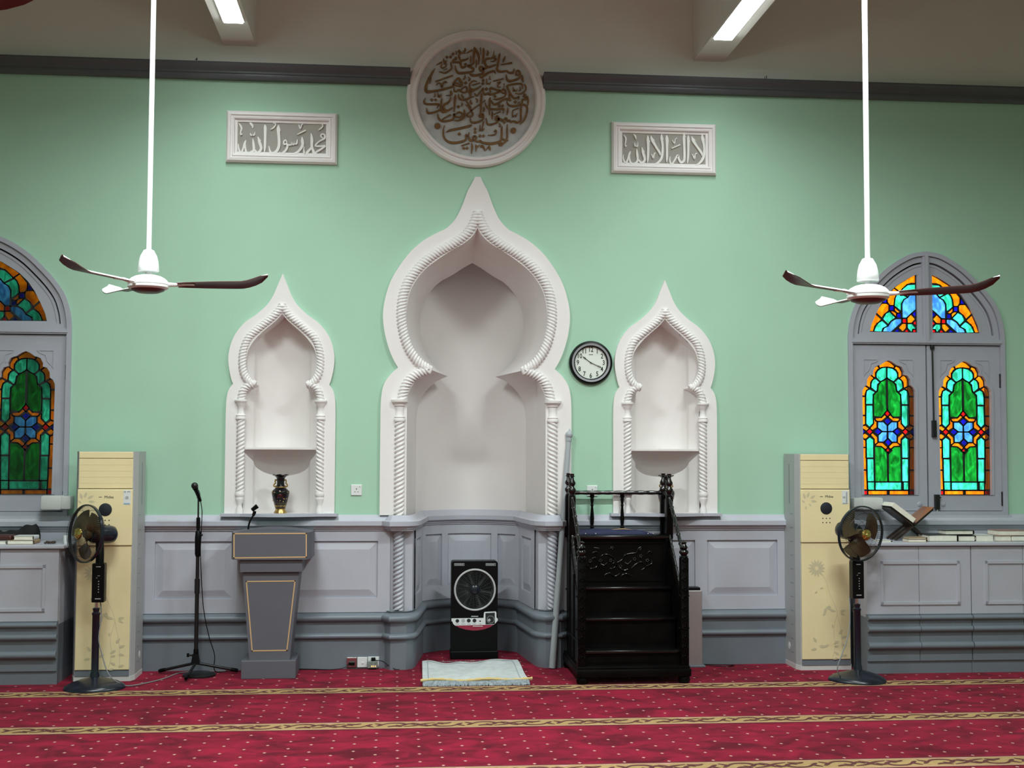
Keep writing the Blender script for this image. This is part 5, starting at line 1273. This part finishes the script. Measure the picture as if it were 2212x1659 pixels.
for j in range(ny+1):
    for i in range(nx+1):
        u = i/nx; v = j/ny; ed = min(u, 1-u)*8; e2 = min(v, 1-v)*6; h = .042*min(1, ed)**.5*min(1, e2+.25)**.5*(1-.35*u)+.006*math.sin(17*u+3*v)
        vs.append((ca+(cb-ca)*u, -.285+.19*v, SZ+.002+max(.004, h)))
w = nx+1; s.add(vs, [(j*w+i, j*w+i+1, (j+1)*w+i+1, (j+1)*w+i) for j in range(ny) for i in range(nx)])
lp = list(range(w))+[j*w+nx for j in range(1, ny+1)]+[ny*w+i for i in range(nx-1, -1, -1)]+[j*w for j in range(ny-1, 0, -1)]
s.add([vs[i] for i in lp]+[(vs[i][0], vs[i][1], SZ+.001) for i in lp], [(i, (i+1) % len(lp), len(lp)+(i+1) % len(lp), len(lp)+i) for i in range(len(lp))])
s.build('cloth', NAVY, cu, smooth=60)
s = MB()
for px in (1265, 1287, 1400, 1411): q = P(px, 1150, -.30); s.sphere((q.x, -.298, SZ+.012), .0055, 10, 8)
s.build('stud', SILVERP, cu, smooth=60)
s = MB(); s.prism([(P(1318, 1146, -.24).x, SZ+.040), (P(1345, 1143, -.24).x, SZ+.050), (P(1368, 1146, -.24).x, SZ+.038), (P(1345, 1144, -.24).x, SZ+.044)], -.25, -.245); s.build('gold_edge', GILT, cu)

# ---------------------------------------------------------------- staff, floor tower, clock, sockets, vases
b0 = FL(1192, 1432); b0.y = -.14; b0.x = P(1193, 1436, -.14).x; b0.z = 0; tp = P(1229, 944, -.045)
b0 = P(1193, 1436, -.14); b0.z = .0
t = thing('wooden_staff', 'grey painted ball topped staff leaning on the wall left of the pulpit', 'staff', tuple(b0))
dv = (tp-b0).normalized(); s = MB(); s.tube([b0+dv*.006, b0+dv*.68, b0+dv*.681, tp], [.0275, .0262, .0235, .0205], 16); s.build('pole', GREYST, t, smooth=50)
s = MB(); s.sphere(tp+dv*.018, .031, 18, 12, sc3=(1, 1, 1.02)); s.tube([tp-dv*.035, tp-dv*.012], [.024, .026], 14); s.tube([tp+dv*.044, tp+dv*.068], [.010, .003], 10); s.build('ball_finial', GREYST, t, smooth=50)
tx0, tx1 = P(1488, 1400, -.16).x, P(1518, 1400, -.16).x
t = thing('floor_tower', 'slim silver and black upright appliance on the floor right of the pulpit', 'tower appliance', ((tx0+tx1)/2, -.11, 0))
s = MB(); s.cbox(tx0-.002, tx1, -.155, -.05, .012, .610, .008); s.build('silver_shell', M('brushed_silver', (.42, .39, .40), .35, metal=.5), t)
s = MB(); s.cbox(tx0-.016, tx0+.010, -.145, -.05, .012, .605, .004); s.cbox(tx0-.010, tx1-.014, -.150, -.055, .600, .632, .006); s.build('black_back', BLACKP, t)
s = MB(); s.cbox(tx0-.01, tx1+.022, -.17, -.03, 0, .016, .005); s.build('foot', DGREY, t)
s = MB(); s.tube(cr([(tx1+.01, -.10, .012), (tx1+.09, -.13, .006), (tx1+.22, -.16, .006), (tx1+.26, -.10, .006), (tx1+.12, -.07, .006), (tx1+.02, -.07, .008)], 6), .0035, 6); s.build('power_cord', BLACKP, t)

ck = P(1275.5, 784); R = .1765
t = thing('wall_clock', 'round black rimmed wall clock showing twenty past ten on the green wall', 'clock', (ck.x, 0, ck.z))
s = MB(); s.lathe([(R-.016, -.002), (R, -.006), (R+.001, -.022), (R-.006, -.036), (R-.020, -.040)], (ck.x, 0, ck.z), 64, 'y'); s.lathe([(R-.036, -.038), (R-.044, -.034), (R-.046, -.020)], (ck.x, 0, ck.z), 64, 'y'); s.build('black_rim', BLACKP, t, smooth=40)
s = MB(); s.lathe([(R-.019, -.040), (R-.036, -.038)], (ck.x, 0, ck.z), 64, 'y'); s.build('grey_ring', CLOCKG, t)
s = MB(); s.lathe([(0, -.016), (R-.030, -.016)], (ck.x, 0, ck.z), 48, 'y'); fc = s.build('dial', CLOCKF, t)
s = MB()
for n_ in range(1, 13):
    a = PI/2-n_*PI/6; s.text(str(n_), .054, (ck.x+.106*math.cos(a), -.0165, ck.z+.106*math.sin(a)), sx=.80, bold=.0009)
for n_ in range(60):
    a = 2*PI*n_/60; r1, r2, wd = (.128, .138, .0016) if n_ % 5 == 0 else (.132, .136, .0006)
    c_, s_ = math.cos(a), math.sin(a); s.prism([(ck.x+r1*c_-wd*s_, ck.z+r1*s_+wd*c_), (ck.x+r2*c_-wd*s_, ck.z+r2*s_+wd*c_), (ck.x+r2*c_+wd*s_, ck.z+r2*s_-wd*c_), (ck.x+r1*c_+wd*s_, ck.z+r1*s_-wd*c_)], -.0168, -.0161)
s.box(ck.x-.016, ck.x+.018, -.0168, -.0161, ck.z+.064, ck.z+.069)
s.build('numerals', INK, fc, weld=False)
def hand(nm, ang, L, wd, y):
    s = MB(); a = math.radians(ang); tt = Vector((math.cos(a), math.sin(a))); nn = Vector((-tt.y, tt.x))
    def pt(u, v): q = Vector((ck.x, ck.z))+tt*u*L+nn*v*wd; return (q.x, q.y)
    s.prism([[pt(-.02, 1), pt(.58, .8), pt(.68, 2.2), pt(.78, 2.2), pt(.86, .9), pt(1, .1), pt(.86, -.9), pt(.78, -2.2), pt(.68, -2.2), pt(.58, -.8), pt(-.02, -1)], [pt(.66, .4), pt(.72, 1.2), pt(.79, .4), pt(.79, -.4), pt(.72, -1.2), pt(.66, -.4)]], y-.0012, y)
    s.lathe([(0, y-.003), (.0055, y-.003), (.0055, y)], (ck.x, 0, ck.z), 14, 'y'); s.build(nm, INK, t)
hand('hour_hand', 143, .087, .0030, -.020); hand('minute_hand', -24, .104, .0026, -.023)

def socket(loc, label):
    t = thing('wall_socket', label, 'socket', loc, 'white wall sockets')
    s = MB(); s.cbox(-.043, .043, -.010, .0, -.043, .043, .004); pl = s.build('plate', WHITEP, t, off=O)
    s = MB(); s.box(-.003, .003, -.0108, -.009, .004, .014); s.box(-.016, -.008, -.0108, -.009, -.016, -.012); s.box(.008, .016, -.0108, -.009, -.016, -.012); s.build('pin_slot', INK, pl, off=O)
    s = MB(); s.cbox(.022, .032, -.013, -.009, .022, .034, .002); s.build('rocker', OFFW, pl, off=O)
    return t
q = P(770, 1058.5); sk = socket((q.x, 0, q.z), 'white wall socket on the green wall between the left niche and the prayer niche')
q = P(1279, 1060); dup(sk, (q.x, 0, q.z), 'white wall socket on the green wall above the seat of the pulpit')
def ob(x, y): p = P(740+x/18.43, 1405+y/18.43, -.032); return p.x, p.z
a, b = ob(165, 272), ob(565, 660)
t = thing('floor_socket', 'steel outlet plate with black plug, leftmost of the three low outlets', 'outlet', ((a[0]+b[0])/2, -.031, b[1]), 'low outlets on the skirting')
s = MB(); s.cbox(a[0], b[0], -.046, -.030, b[1], a[1], .003); s.build('steel_plate', CHROME, t)
p, q = ob(240, 440), ob(490, 570); s = MB(); s.cbox(p[0], q[0], -.074, -.045, q[1], p[1], .003); pg = s.build('plug', BLACKP, t)
s = MB(); e = ob(260, 560); s.tube(cr([(e[0], -.070, e[1]), (e[0]-.06, -.08, .012), (e[0]-.16, -.085, .006), (e[0]-.30, -.06, .006), (-1.43, -.045, .006)], 6), .004, 6); s.build('cord', BLACKP, pg)
a, b = ob(590, 262), ob(985, 665)
t = thing('floor_socket', 'white blank plate with a round button, middle of the three low outlets', 'outlet', ((a[0]+b[0])/2, -.031, b[1]), 'low outlets on the skirting')
s = MB(); s.cbox(a[0], b[0], -.044, -.030, b[1], a[1], .003); s.build('plate', WHITEP, t)
c_ = ob(805, 490); s = MB(); s.lathe([(0, -.050), (.008, -.049), (.010, -.044), (.010, -.040)], (c_[0], 0, c_[1]), 16, 'y'); s.build('button', WHITEP, t, smooth=40)
a, b = ob(1010, 245), ob(1450, 660)
t = thing('floor_socket', 'white outlet with a clear glowing adaptor, rightmost of the three low outlets', 'outlet', ((a[0]+b[0])/2, -.031, b[1]), 'low outlets on the skirting')
s = MB(); s.cbox(a[0], b[0], -.044, -.030, b[1], a[1], .003); s.build('plate', WHITEP, t)
p, q = ob(1000, 390), ob(1390, 655); s = MB(); s.cbox(p[0], q[0], -.090, -.043, q[1], p[1], .003); ad = s.build('adaptor', M('smoky_clear_plastic', (.20, .24, .22), .15, var=.3, scale=60), t)
AMB = EM('amber_pilot_lamp', (1.0, .42, .12), 3.0)
s = MB()
for x in (1160, 1225, 1310): k = ob(x, 580); s.sphere((k[0], -.091, k[1]), .0042, 8, 6)
s.build('pilot_lamp', AMB, ad)
p, q = ob(1145, 262), ob(1310, 375); s = MB(); s.cbox(p[0], q[0], -.082, -.043, q[1], p[1], .003); pg = s.build('plug', BLACKP, t)
e = ob(1310, 360); s = MB(); s.tube(cr([(e[0], -.075, e[1]), (e[0]+.055, -.08, e[1]-.006), (e[0]+.10, -.095, e[1]-.035), (e[0]+.155, -.115, .008), (e[0]+.19, -.12, .005)], 6), .004, 6); s.build('cord', BLACKP, pg)

def vase(loc, label):
    t = thing('vase', label, 'vase', loc, 'black and gold vases in the niches')
    k = .0038/16.59*1.0
    def L(r, y): return (r*k, (1550-y)*k)
    s = MB(); s.lathe([L(0, 1540), L(225, 1545), L(215, 1510), L(170, 1440), L(165, 1400)], n=28); s.build('foot', BRASS, t, off=O, smooth=40)
    pr = cr([L(165, 1402), L(190, 1330), L(240, 1150), L(285, 980), L(303, 850), L(285, 780), L(215, 710), L(160, 660)], 4)
    s = MB(); s.lathe(pr, n=32); bd = s.build('body', VASEB, t, off=O, smooth=60)
    def wob(a, j): return (.0035*math.cos(8*a)) if j >= 12 else 0
    pr = cr([L(160, 662), L(135, 580), L(128, 480), L(135, 380), L(165, 310), L(270, 235), L(278, 222)], 3)
    s = MB(); n0 = len(pr); s.lathe(pr+[L(262, 226), L(150, 312), L(0, 330)], n=48, wob=lambda a, j: (.004*math.cos(7*a)) if n0-4 <= j <= n0 else 0); s.build('neck', VASEB, t, off=O, smooth=60)
    s = MB()
    for y, r in ((660, 168), (1390, 172), (1235, 222), (1195, 232)): s.lathe([L(r-2, y+12 if y in (660, 1390) else y+5), L(r+6, y), L(r-2, y-(22 if y == 660 else 6))], n=32)
    for j in range(9):
        a = -PI/2+(j-4)*.22; r = 215; s.sphere((r*k*math.cos(a), r*k*math.sin(a), (1550-1310)*k), .0045, 6, 5, sc3=(.8, .8, 2))
    random.seed(3)
    for j in range(40):
        a = random.uniform(-PI, PI); y = random.choice((800, 830, 1050, 1110, 1140)); rr_ = {800: 292, 830: 300, 1050: 268, 1110: 252, 1140: 245}[y]; s.sphere((rr_*k*math.cos(a), rr_*k*math.sin(a), (1550-y)*k), random.uniform(.002, .005), 6, 5)
    s.build('gilding', BRASS, bd, off=O, smooth=60)
    for sg in (-1, 1):
        s = MB(); s.tube([(sg*q*k, 0, (1550-y)*k) for q, y in cr([(120, 430), (175, 400), (190, 470), (175, 520), (225, 560), (230, 620), (185, 640), (150, 600)], 4)], .0055, 7); s.build('dragon_handle', BRASS, t, off=O, smooth=50)
    s = MB()
    for cxx, zz_, r in ((0, 930, .026), (-.012, 985, .018), (.016, 990, .018)): s.sphere((cxx, -.060+abs(cxx)*.3, (1550-zz_)*k), r*.8, 14, 10, sc3=(1, .5, 1))
    s.build('enamel_flower', DARKRED, bd, off=O, smooth=60)
    return t
vs0 = vase((NXL+.002, .02, 1.219), 'black and gold vase in the left wall niche, above the lectern')
dup(vs0, (P(1439, 1100, .02).x, .02, 1.219), 'black and gold vase in the right wall niche, half hidden by a pulpit post')

# ---------------------------------------------------------------- base cabinets and worktops
CY = -.55
CXR = P(1872, 1250, CY).x; CXM = P(1985, 1250, CY).x; CXE = P(2099, 1250, CY).x; DW = CXM-CXR
CT = .988
def zz_(py): return P(1990, py, CY).z
def cabinet(loc, label, flip=1):
    """two-door cabinet, local x from 0 to 2*DW, front at local y = -.55"""
    t = thing('base_cabinet', label, 'cabinet', loc, 'grey base cabinets under the windows')
    W2 = 2*DW
    s = MB(); s.box(0, W2, CY+.03, -.075, 0, CT-.002); s.box(0, W2, CY+.012, -.07, 0, .085); s.build('carcass', LGREY, t, off=O)
    s = MB(); s.box(-.001, W2, CY+.010, -.073, .0, .435); s.build('dark_skirting', DGREY, t, off=O)
    z0, z1 = zz_(1326), CT-.006
    fz1, fz0 = zz_(1212), zz_(1306)
    for k in range(2):
        a = DW*k+.002; b = DW*(k+1)-.002
        s = MB(); s.box(a, b, CY, CY+.03, z0, z1)
        xa, xb = (DW*.26, DW) if k == 0 else (DW, W2-DW*.22)
        e = .022
        s.box(xa, xb, CY-.010, CY, fz1-e, fz1); s.box(xa, xb, CY-.010, CY, fz0, fz0+e)
        if k == 0: s.box(xa, xa+e, CY-.010, CY, fz0, fz1)
        else: s.box(xb-e, xb, CY-.010, CY, fz0, fz1)
        d = s.build('door', LGREY, t, off=O)
        s = MB(); s.box(a, b, CY-.004, CY+.03, .098, z0-.001)
        for za, zb in ((zz_(1329), zz_(1339)), (zz_(1352), zz_(1364.5)), (zz_(1386), zz_(1402))):
            zc, r = (za+zb)/2, (za-zb)/2; prof = [(CY-.004, zc-r)]+[(CY-.012-r*1.1*math.cos(u), zc+r*math.sin(u)) for u in [(-PI/2)+PI*i/8 for i in range(9)]]+[(CY-.004, zc+r)]
            n = len(prof); s.add([(a, y, z) for y, z in prof]+[(b, y, z) for y, z in prof], [(i, i+1, n+i+1, n+i) for i in range(n-1)])
            for x in (a, b): s.add([(x, y, z) for y, z in prof], [list(range(n))])
        s.build('lower_door', DGREY, d, off=O, smooth=40)
    return t
cb = cabinet((CXR, 0, 0), 'grey panelled cabinet under the right window, nearest the pedestal fan')
dup(cb, (CXR+2*DW+.004, 0, 0), 'grey panelled cabinet under the right window, cut by the right edge of the photo')
CXL = P(127, 1250, CY).x
dup(cb, (CXL-2*DW, 0, 0), 'grey panelled cabinet under the left window, left of the left pedestal fan')
for x0, x1, lab in ((2.980, 5.2, 'grey worktop with books on it below the right-hand window'), (-5.2, CXL+.04, 'grey worktop with a black cloth on it below the left-hand window')):
    s = MB(); s.cbox(x0, x1, CY-.025, -.068, CT, CT+.024, .005); o = s.build('worktop', LGREY); tag(o, lab, 'worktop', 'worktops under the windows')
TOP = CT+.0245

# ---------------------------------------------------------------- books and bookstand on the right worktop
def kq(x, y, d): return P(1890+x/6.87, 1070+y/6.87, d)
def book(loc, label, w, d, h, cov, rz=0, arch=0., grp='books on the right worktop', name='book', spine=1):
    """closed book lying flat: two boards, rounded spine at +x or -x, page block, seen from its fore or tail edge"""
    t = thing(name, label, 'book', loc, grp, rz); c = .0025
    s = MB(); n = 10
    def zt(x): return h-c+arch*math.sin(PI*min(1, max(0, (x+w/2)/w)))
    vs = []
    for i in range(n+1):
        x = -w/2+.004+(w-.010)*i/n; vs += [(x, -d/2+.004, c), (x, d/2-.004, c), (x, d/2-.004, zt(x)), (x, -d/2+.004, zt(x))]
    s.add(vs, [(i*4+j, i*4+(j+1) % 4, i*4+4+(j+1) % 4, i*4+4+j) for i in range(n) for j in range(4)]+[(0,1,2,3), (n*4, n*4+1, n*4+2, n*4+3)]); s.build('page_block', PAPER, t, off=O)
    s = MB(); s.box(-w/2, w/2, -d/2, d/2, 0, c); vs = []
    for i in range(n+1):
        x = -w/2+w*i/n; vs += [(x, -d/2, zt(x)), (x, d/2, zt(x)), (x, d/2, zt(x)+c), (x, -d/2, zt(x)+c)]
    s.add(vs, [(i*4+j, i*4+(j+1) % 4, i*4+4+(j+1) % 4, i*4+4+j) for i in range(n) for j in range(4)]+[(0,1,2,3), (n*4, n*4+1, n*4+2, n*4+3)])
    sx = spine*w/2; vs = []
    for i in range(7):
        a = -PI/2+PI*i/6; vs += [(sx+spine*.006*math.cos(a), -d/2, h/2+(h/2)*math.sin(a)), (sx+spine*.006*math.cos(a), d/2, h/2+(h/2)*math.sin(a))]
    s.add(vs, [(2*i, 2*i+1, 2*i+3, 2*i+2) for i in range(6)]); s.build('cover', cov, t, off=O); return t
BYF = -.40
def lay(x0, x1, y0, y1, cov, label, zb, d=.17, yc=-.36, **k):
    a = kq(x0, y1, yc-d/2); b = kq(x1, y0, yc-d/2); return book(((a.x+b.x)/2, yc, zb), label, b.x-a.x, d, b.z-a.z if 'hh' not in k else k.pop('hh'), cov, **k)
lay(498, 772, 636, 682, COVT, 'worn tan paperback under another, just right of the folding bookstand', TOP, hh=.024, d=.13, yc=-.44, spine=1)
lay(505, 768, 600, 634, COVT, 'thin tan booklet lying on top of the worn paperback by the bookstand', TOP+.0245, hh=.013, d=.12, yc=-.44, spine=1)
lay(808, 1228, 575, 682, COVB, 'thick book with dark cover and pale pages, largest on the right worktop', TOP, hh=.050, d=.22, yc=-.33, arch=.002)
lay(1236, 1492, 595, 682, COVB, 'black covered book lying flat under the small green one', TOP, hh=.044, d=.20, yc=-.33)
lay(1050, 1465, 535, 600, COVG, 'small dark green book lying across two larger books', TOP+.0515, hh=.032, d=.15, yc=-.31)
lay(1495, 1768, 588, 682, OFFW, 'pale book with a rounded spine, right of the black covered book', TOP, hh=.049, d=.20, yc=-.33)
lay(1775, 2030, 602, 682, COVT, 'tan book lying flat, left of the bottom book at the photo edge', TOP, hh=.042, d=.18, yc=-.33)
lay(2036, 2330, 598, 682, COVB, 'pale paged book at the right photo edge, beneath the pink covered one', TOP, hh=.043, d=.20, yc=-.33)
lay(1838, 2260, 505, 590, COVP, 'faded pink covered book lying on top of two others at the photo edge', TOP+.0435, hh=.040, d=.20, yc=-.31)
lay(60, 252, 628, 660, OFFW, 'small thin white booklet behind the right pedestal fan', TOP, hh=.017, d=.12, yc=-.46)

# folding bookstand: two crossed boards, an open book lying in the upper V
SYc = -.24
cxp = kq(505, 440, SYc)
t = thing('folding_bookstand', 'dark wooden folding bookstand holding an open book on the right worktop', 'bookstand', (cxp.x, SYc, TOP))
def board(p, q, y0, y1, th):
    """slab between two x-z points, thickness th"""
    a = Vector((p[0], p[1])); b = Vector((q[0], q[1])); tt = (b-a).normalized(); nn = Vector((-tt.y, tt.x))*th/2
    return MB().prism([tuple(a+nn), tuple(b+nn), tuple(b-nn), tuple(a-nn)], y0, y1)
hz = cxp.z-TOP
c0 = (cxp.x, cxp.z)
lf, rf_ = (cxp.x-.150, TOP+.006), (cxp.x+.135, TOP+.006); lt, rt = (kq(165, 185, SYc).x, kq(165, 185, SYc).z), (kq(790, 195, SYc).x, kq(790, 195, SYc).z)
for nm, foot, topp, ys in (('left_foot_board', lf, rt, ((-.10, -.055), (-.01, .035), (.075, .10))), ('right_foot_board', rf_, lt, ((-.055, -.01), (.035, .075)))):
    s = board(c0, topp, SYc-.10, SYc+.10, .014)
    for a, b in ys: q = board(foot, c0, SYc+a, SYc+b, .014); s.add(q.v, q.f)
    s.build('crossed_board', WALNUT, t)
bk_ = thing('open_book', 'open book with black cover resting in the folding bookstand', 'book', (cxp.x, SYc, cxp.z+.01))
dl = Vector((lt[0]-c0[0], lt[1]-c0[1])); nl = Vector((dl.y, -dl.x)).normalized()
if nl.y < 0: nl = -nl
dr = Vector((rt[0]-c0[0], rt[1]-c0[1])); nr = Vector((-dr.y, dr.x)).normalized()
if nr.y < 0: nr = -nr
c2 = Vector(c0)
def slab(d, n, o0, o1, u0, u1, y0, y1):
    a, b = c2+d*u0, c2+d*u1
    return MB().prism([tuple(a+n*o0), tuple(b+n*o0), tuple(b+n*o1), tuple(a+n*o1)], y0, y1)
s = slab(dl, nl, .0078, .0115, .0, 1.06, SYc-.115, SYc+.115); q = slab(dr, nr, .0078, .0105, .04, 1.05, SYc-.115, SYc+.115); s.add(q.v, q.f); s.build('cover', COVB, bk_)
s = slab(dl, nl, .0115, .052, .10, 1.03, SYc-.11, SYc+.11); s.build('page_block', PAPER, bk_)
s = slab(dr, nr, .0105, .0125, .10, 1.04, SYc-.11, SYc+.11); s.build('brown_endpaper', COPPER, bk_)

# ---------------------------------------------------------------- things on the left worktop
def lq(x, y, d): return P(x/3.3175, 1000+y/3.3175, d)
def llay(x0, x1, y0, y1, cov, label, zb, hh, d=.16, yc=-.36, **k):
    a = lq(x0, y1, yc-d/2); b = lq(x1, y0, yc-d/2); return book(((a.x+b.x)/2, yc, zb), label, b.x-a.x, d, hh, cov, grp='books on the left worktop', **k)
llay(50, 240, 540, 570, COVT, 'tan book lying flat on the left worktop under a white one', TOP, .030)
llay(97, 238, 505, 535, OFFW, 'white book lying on the tan book on the left worktop', TOP+.031, .030, d=.14)
llay(-60, 44, 545, 570, OFFW, 'pale book at the left photo edge below the maroon case', TOP, .026)
a = lq(-90, 538, -.42); b = lq(84, 505, -.42)
tag(MB().cbox(a.x, b.x, -.43, -.29, TOP+.0275, TOP+.066, .012).build('leather_case', MARC), 'small dark maroon case lying on the pale book at the left edge', 'case')
t = thing('black_cloth', 'crumpled black cloth heaped behind the books on the left worktop', 'cloth', (-3.3, -.2, TOP))
s = MB(); a = lq(-130, 560, -.22); b = lq(252, 560, -.22); vs = []; nx, ny = 40, 10
for j in range(ny+1):
    for i in range(nx+1):
        u = i/nx; v = j/ny; pk = .085+.045*u**3+.012*math.sin(9*u)+.008*math.sin(23*u+4*v)
        vs.append((a.x+(b.x-a.x)*u+.01*math.sin(8*v), -.262+.15*v, TOP+.003+pk*math.sin(PI*min(1, v*.9+.06))**.6*(1 if u > .02 else .2)))
w = nx+1; s.add(vs, [(j*w+i, j*w+i+1, (j+1)*w+i+1, (j+1)*w+i) for j in range(ny) for i in range(nx)])
lp = list(range(w))+[j*w+nx for j in range(1, ny+1)]+[ny*w+i for i in range(nx-1, -1, -1)]+[j*w for j in range(ny-1, 0, -1)]
s.add([vs[i] for i in lp]+[(vs[i][0], vs[i][1], TOP+.001) for i in lp], [(i, (i+1) % len(lp), len(lp)+(i+1) % len(lp), len(lp)+i) for i in range(len(lp))])
s.build('folds', CLOTHB, t, smooth=60)
random.seed(11)
s = MB(); a = lq(312, 572, -.40); b = lq(410, 572, -.40); pts = []
for k in range(46):
    an = k*.62; pts.append(((a.x+b.x)/2+(b.x-a.x)*.42*math.cos(an)*random.uniform(.5, 1), -.40+.035*math.sin(an)*random.uniform(.4, 1), TOP+.0065+.010*random.random()))
for p in pts: s.sphere(p, .0062, 8, 6)
tag(s.build('prayer_beads', BEADM, smooth=60), 'small heap of brown prayer beads near the end of the left worktop', 'prayer beads')
a = lq(458, 572, -.40); b = lq(481, 516, -.40)
t = thing('white_cup', 'small white cup at the right end of the left worktop behind the fan guard', 'cup', ((a.x+b.x)/2, -.40, TOP))
r = (b.x-a.x)/2+.006; h = .062
s = MB(); s.lathe([(r*.8, .0), (r*.85, .004), (r, h), (r*.92, h), (r*.76, .008), (0, .008)], n=24); s.build('body', WHITEP, t, off=O, smooth=50)

# white plastic boxes on the sills of both windows
for (xa, ya, xb, yb2), lab, sg in (((86, 1071, 152, 1102), 'rounded white plastic box at the lower right corner of the left window', 1), ((1846, 1075, 1909, 1101), 'rounded white plastic box at the lower left corner of the right window', -1)):
    a = P(xa, yb2, -.16); b = P(xb, ya, -.16)
    t = thing('wall_box', lab, 'plastic box', ((a.x+b.x)/2, -.031, a.z), 'white plastic boxes beside the windows')
    m = a.x+(b.x-a.x)*(.70 if sg > 0 else .28)
    s = MB(); s.cbox(*((a.x, m) if sg > 0 else (m, b.x)), -.16, -.031, a.z, b.z, .016); s.build('cover', OFFW, t, smooth=40)
    s = MB(); s.cbox(*((m-.01, b.x) if sg > 0 else (a.x, m+.01)), -.150, -.031, a.z+.006, b.z-.004, .010); s.build('end_cap', OFFW, t, smooth=40)

# loose cords
s = MB(); q = [(-2.785, -.64, .63), (-2.763, -.69, .50), (-2.775, -.71, .36), (-2.74, -.72, .22), (-2.69, -.74, .10), (-2.62, -.72, .035), (-2.56, -.68, .008), (-2.45, -.55, .006), (-2.36, -.38, .006), (-2.29, -.16, .006), (-2.15, -.10, .006), (-1.95, -.10, .006)]
tag(MB().tube(cr(q, 6), .0042, 6).build('power_cord', CABLEG), 'grey power cord running from the left pedestal fan across the carpet', 'cord', 'fan cords')
q = [(2.80, -.74, .62), (2.79, -.77, .52), (2.775, -.80, .40), (2.74, -.83, .30), (2.69, -.86, .20), (2.655, -.87, .12), (2.66, -.86, .07), (2.70, -.83, .035), (2.74, -.80, .045)]
tag(MB().tube(cr(q, 6), .0042, 6).build('power_cord', CABLEG), 'grey power cord looping down beside the right pedestal fan pole', 'cord', 'fan cords')
for px, py, lab in ((424.5, 141, 'thin dark wire hook standing on the left part of the cornice'), (1656, 184, 'pair of thin dark wires standing on the right part of the cornice')):
    a = P(px, py, -.05); t = MB(); t.tube([(a.x, -.05, 4.797), (a.x, -.05, 4.838), (a.x+.004, -.05, 4.842)], .0032, 5)
    if px > 1000: t.tube([(a.x-.017, -.05, 4.797), (a.x-.014, -.05, 4.835)], .0028, 5)
    else: t.tube([(a.x-.012, -.05, 4.826), (a.x+.008, -.05, 4.830)], .003, 5)
    tag(t.build('wire_hook', BLACKM), lab, 'wire hook')

# ---------------------------------------------------------------- daylight outside and view settings
wd = bpy.data.worlds.new('sky'); sc.world = wd; wd.use_nodes = True
wd.node_tree.nodes['Background'].inputs['Color'].default_value = (.95, 1.0, 1.0, 1); wd.node_tree.nodes['Background'].inputs['Strength'].default_value = 2.6
vs_ = sc.view_settings; vs_.view_transform = 'Standard'; vs_.look = 'None'; vs_.gamma = 1; vs_.use_curve_mapping = False; vs_.exposure = -0.05
sc.cycles.max_bounces = 10; sc.cycles.diffuse_bounces = 6; sc.cycles.transparent_max_bounces = 12
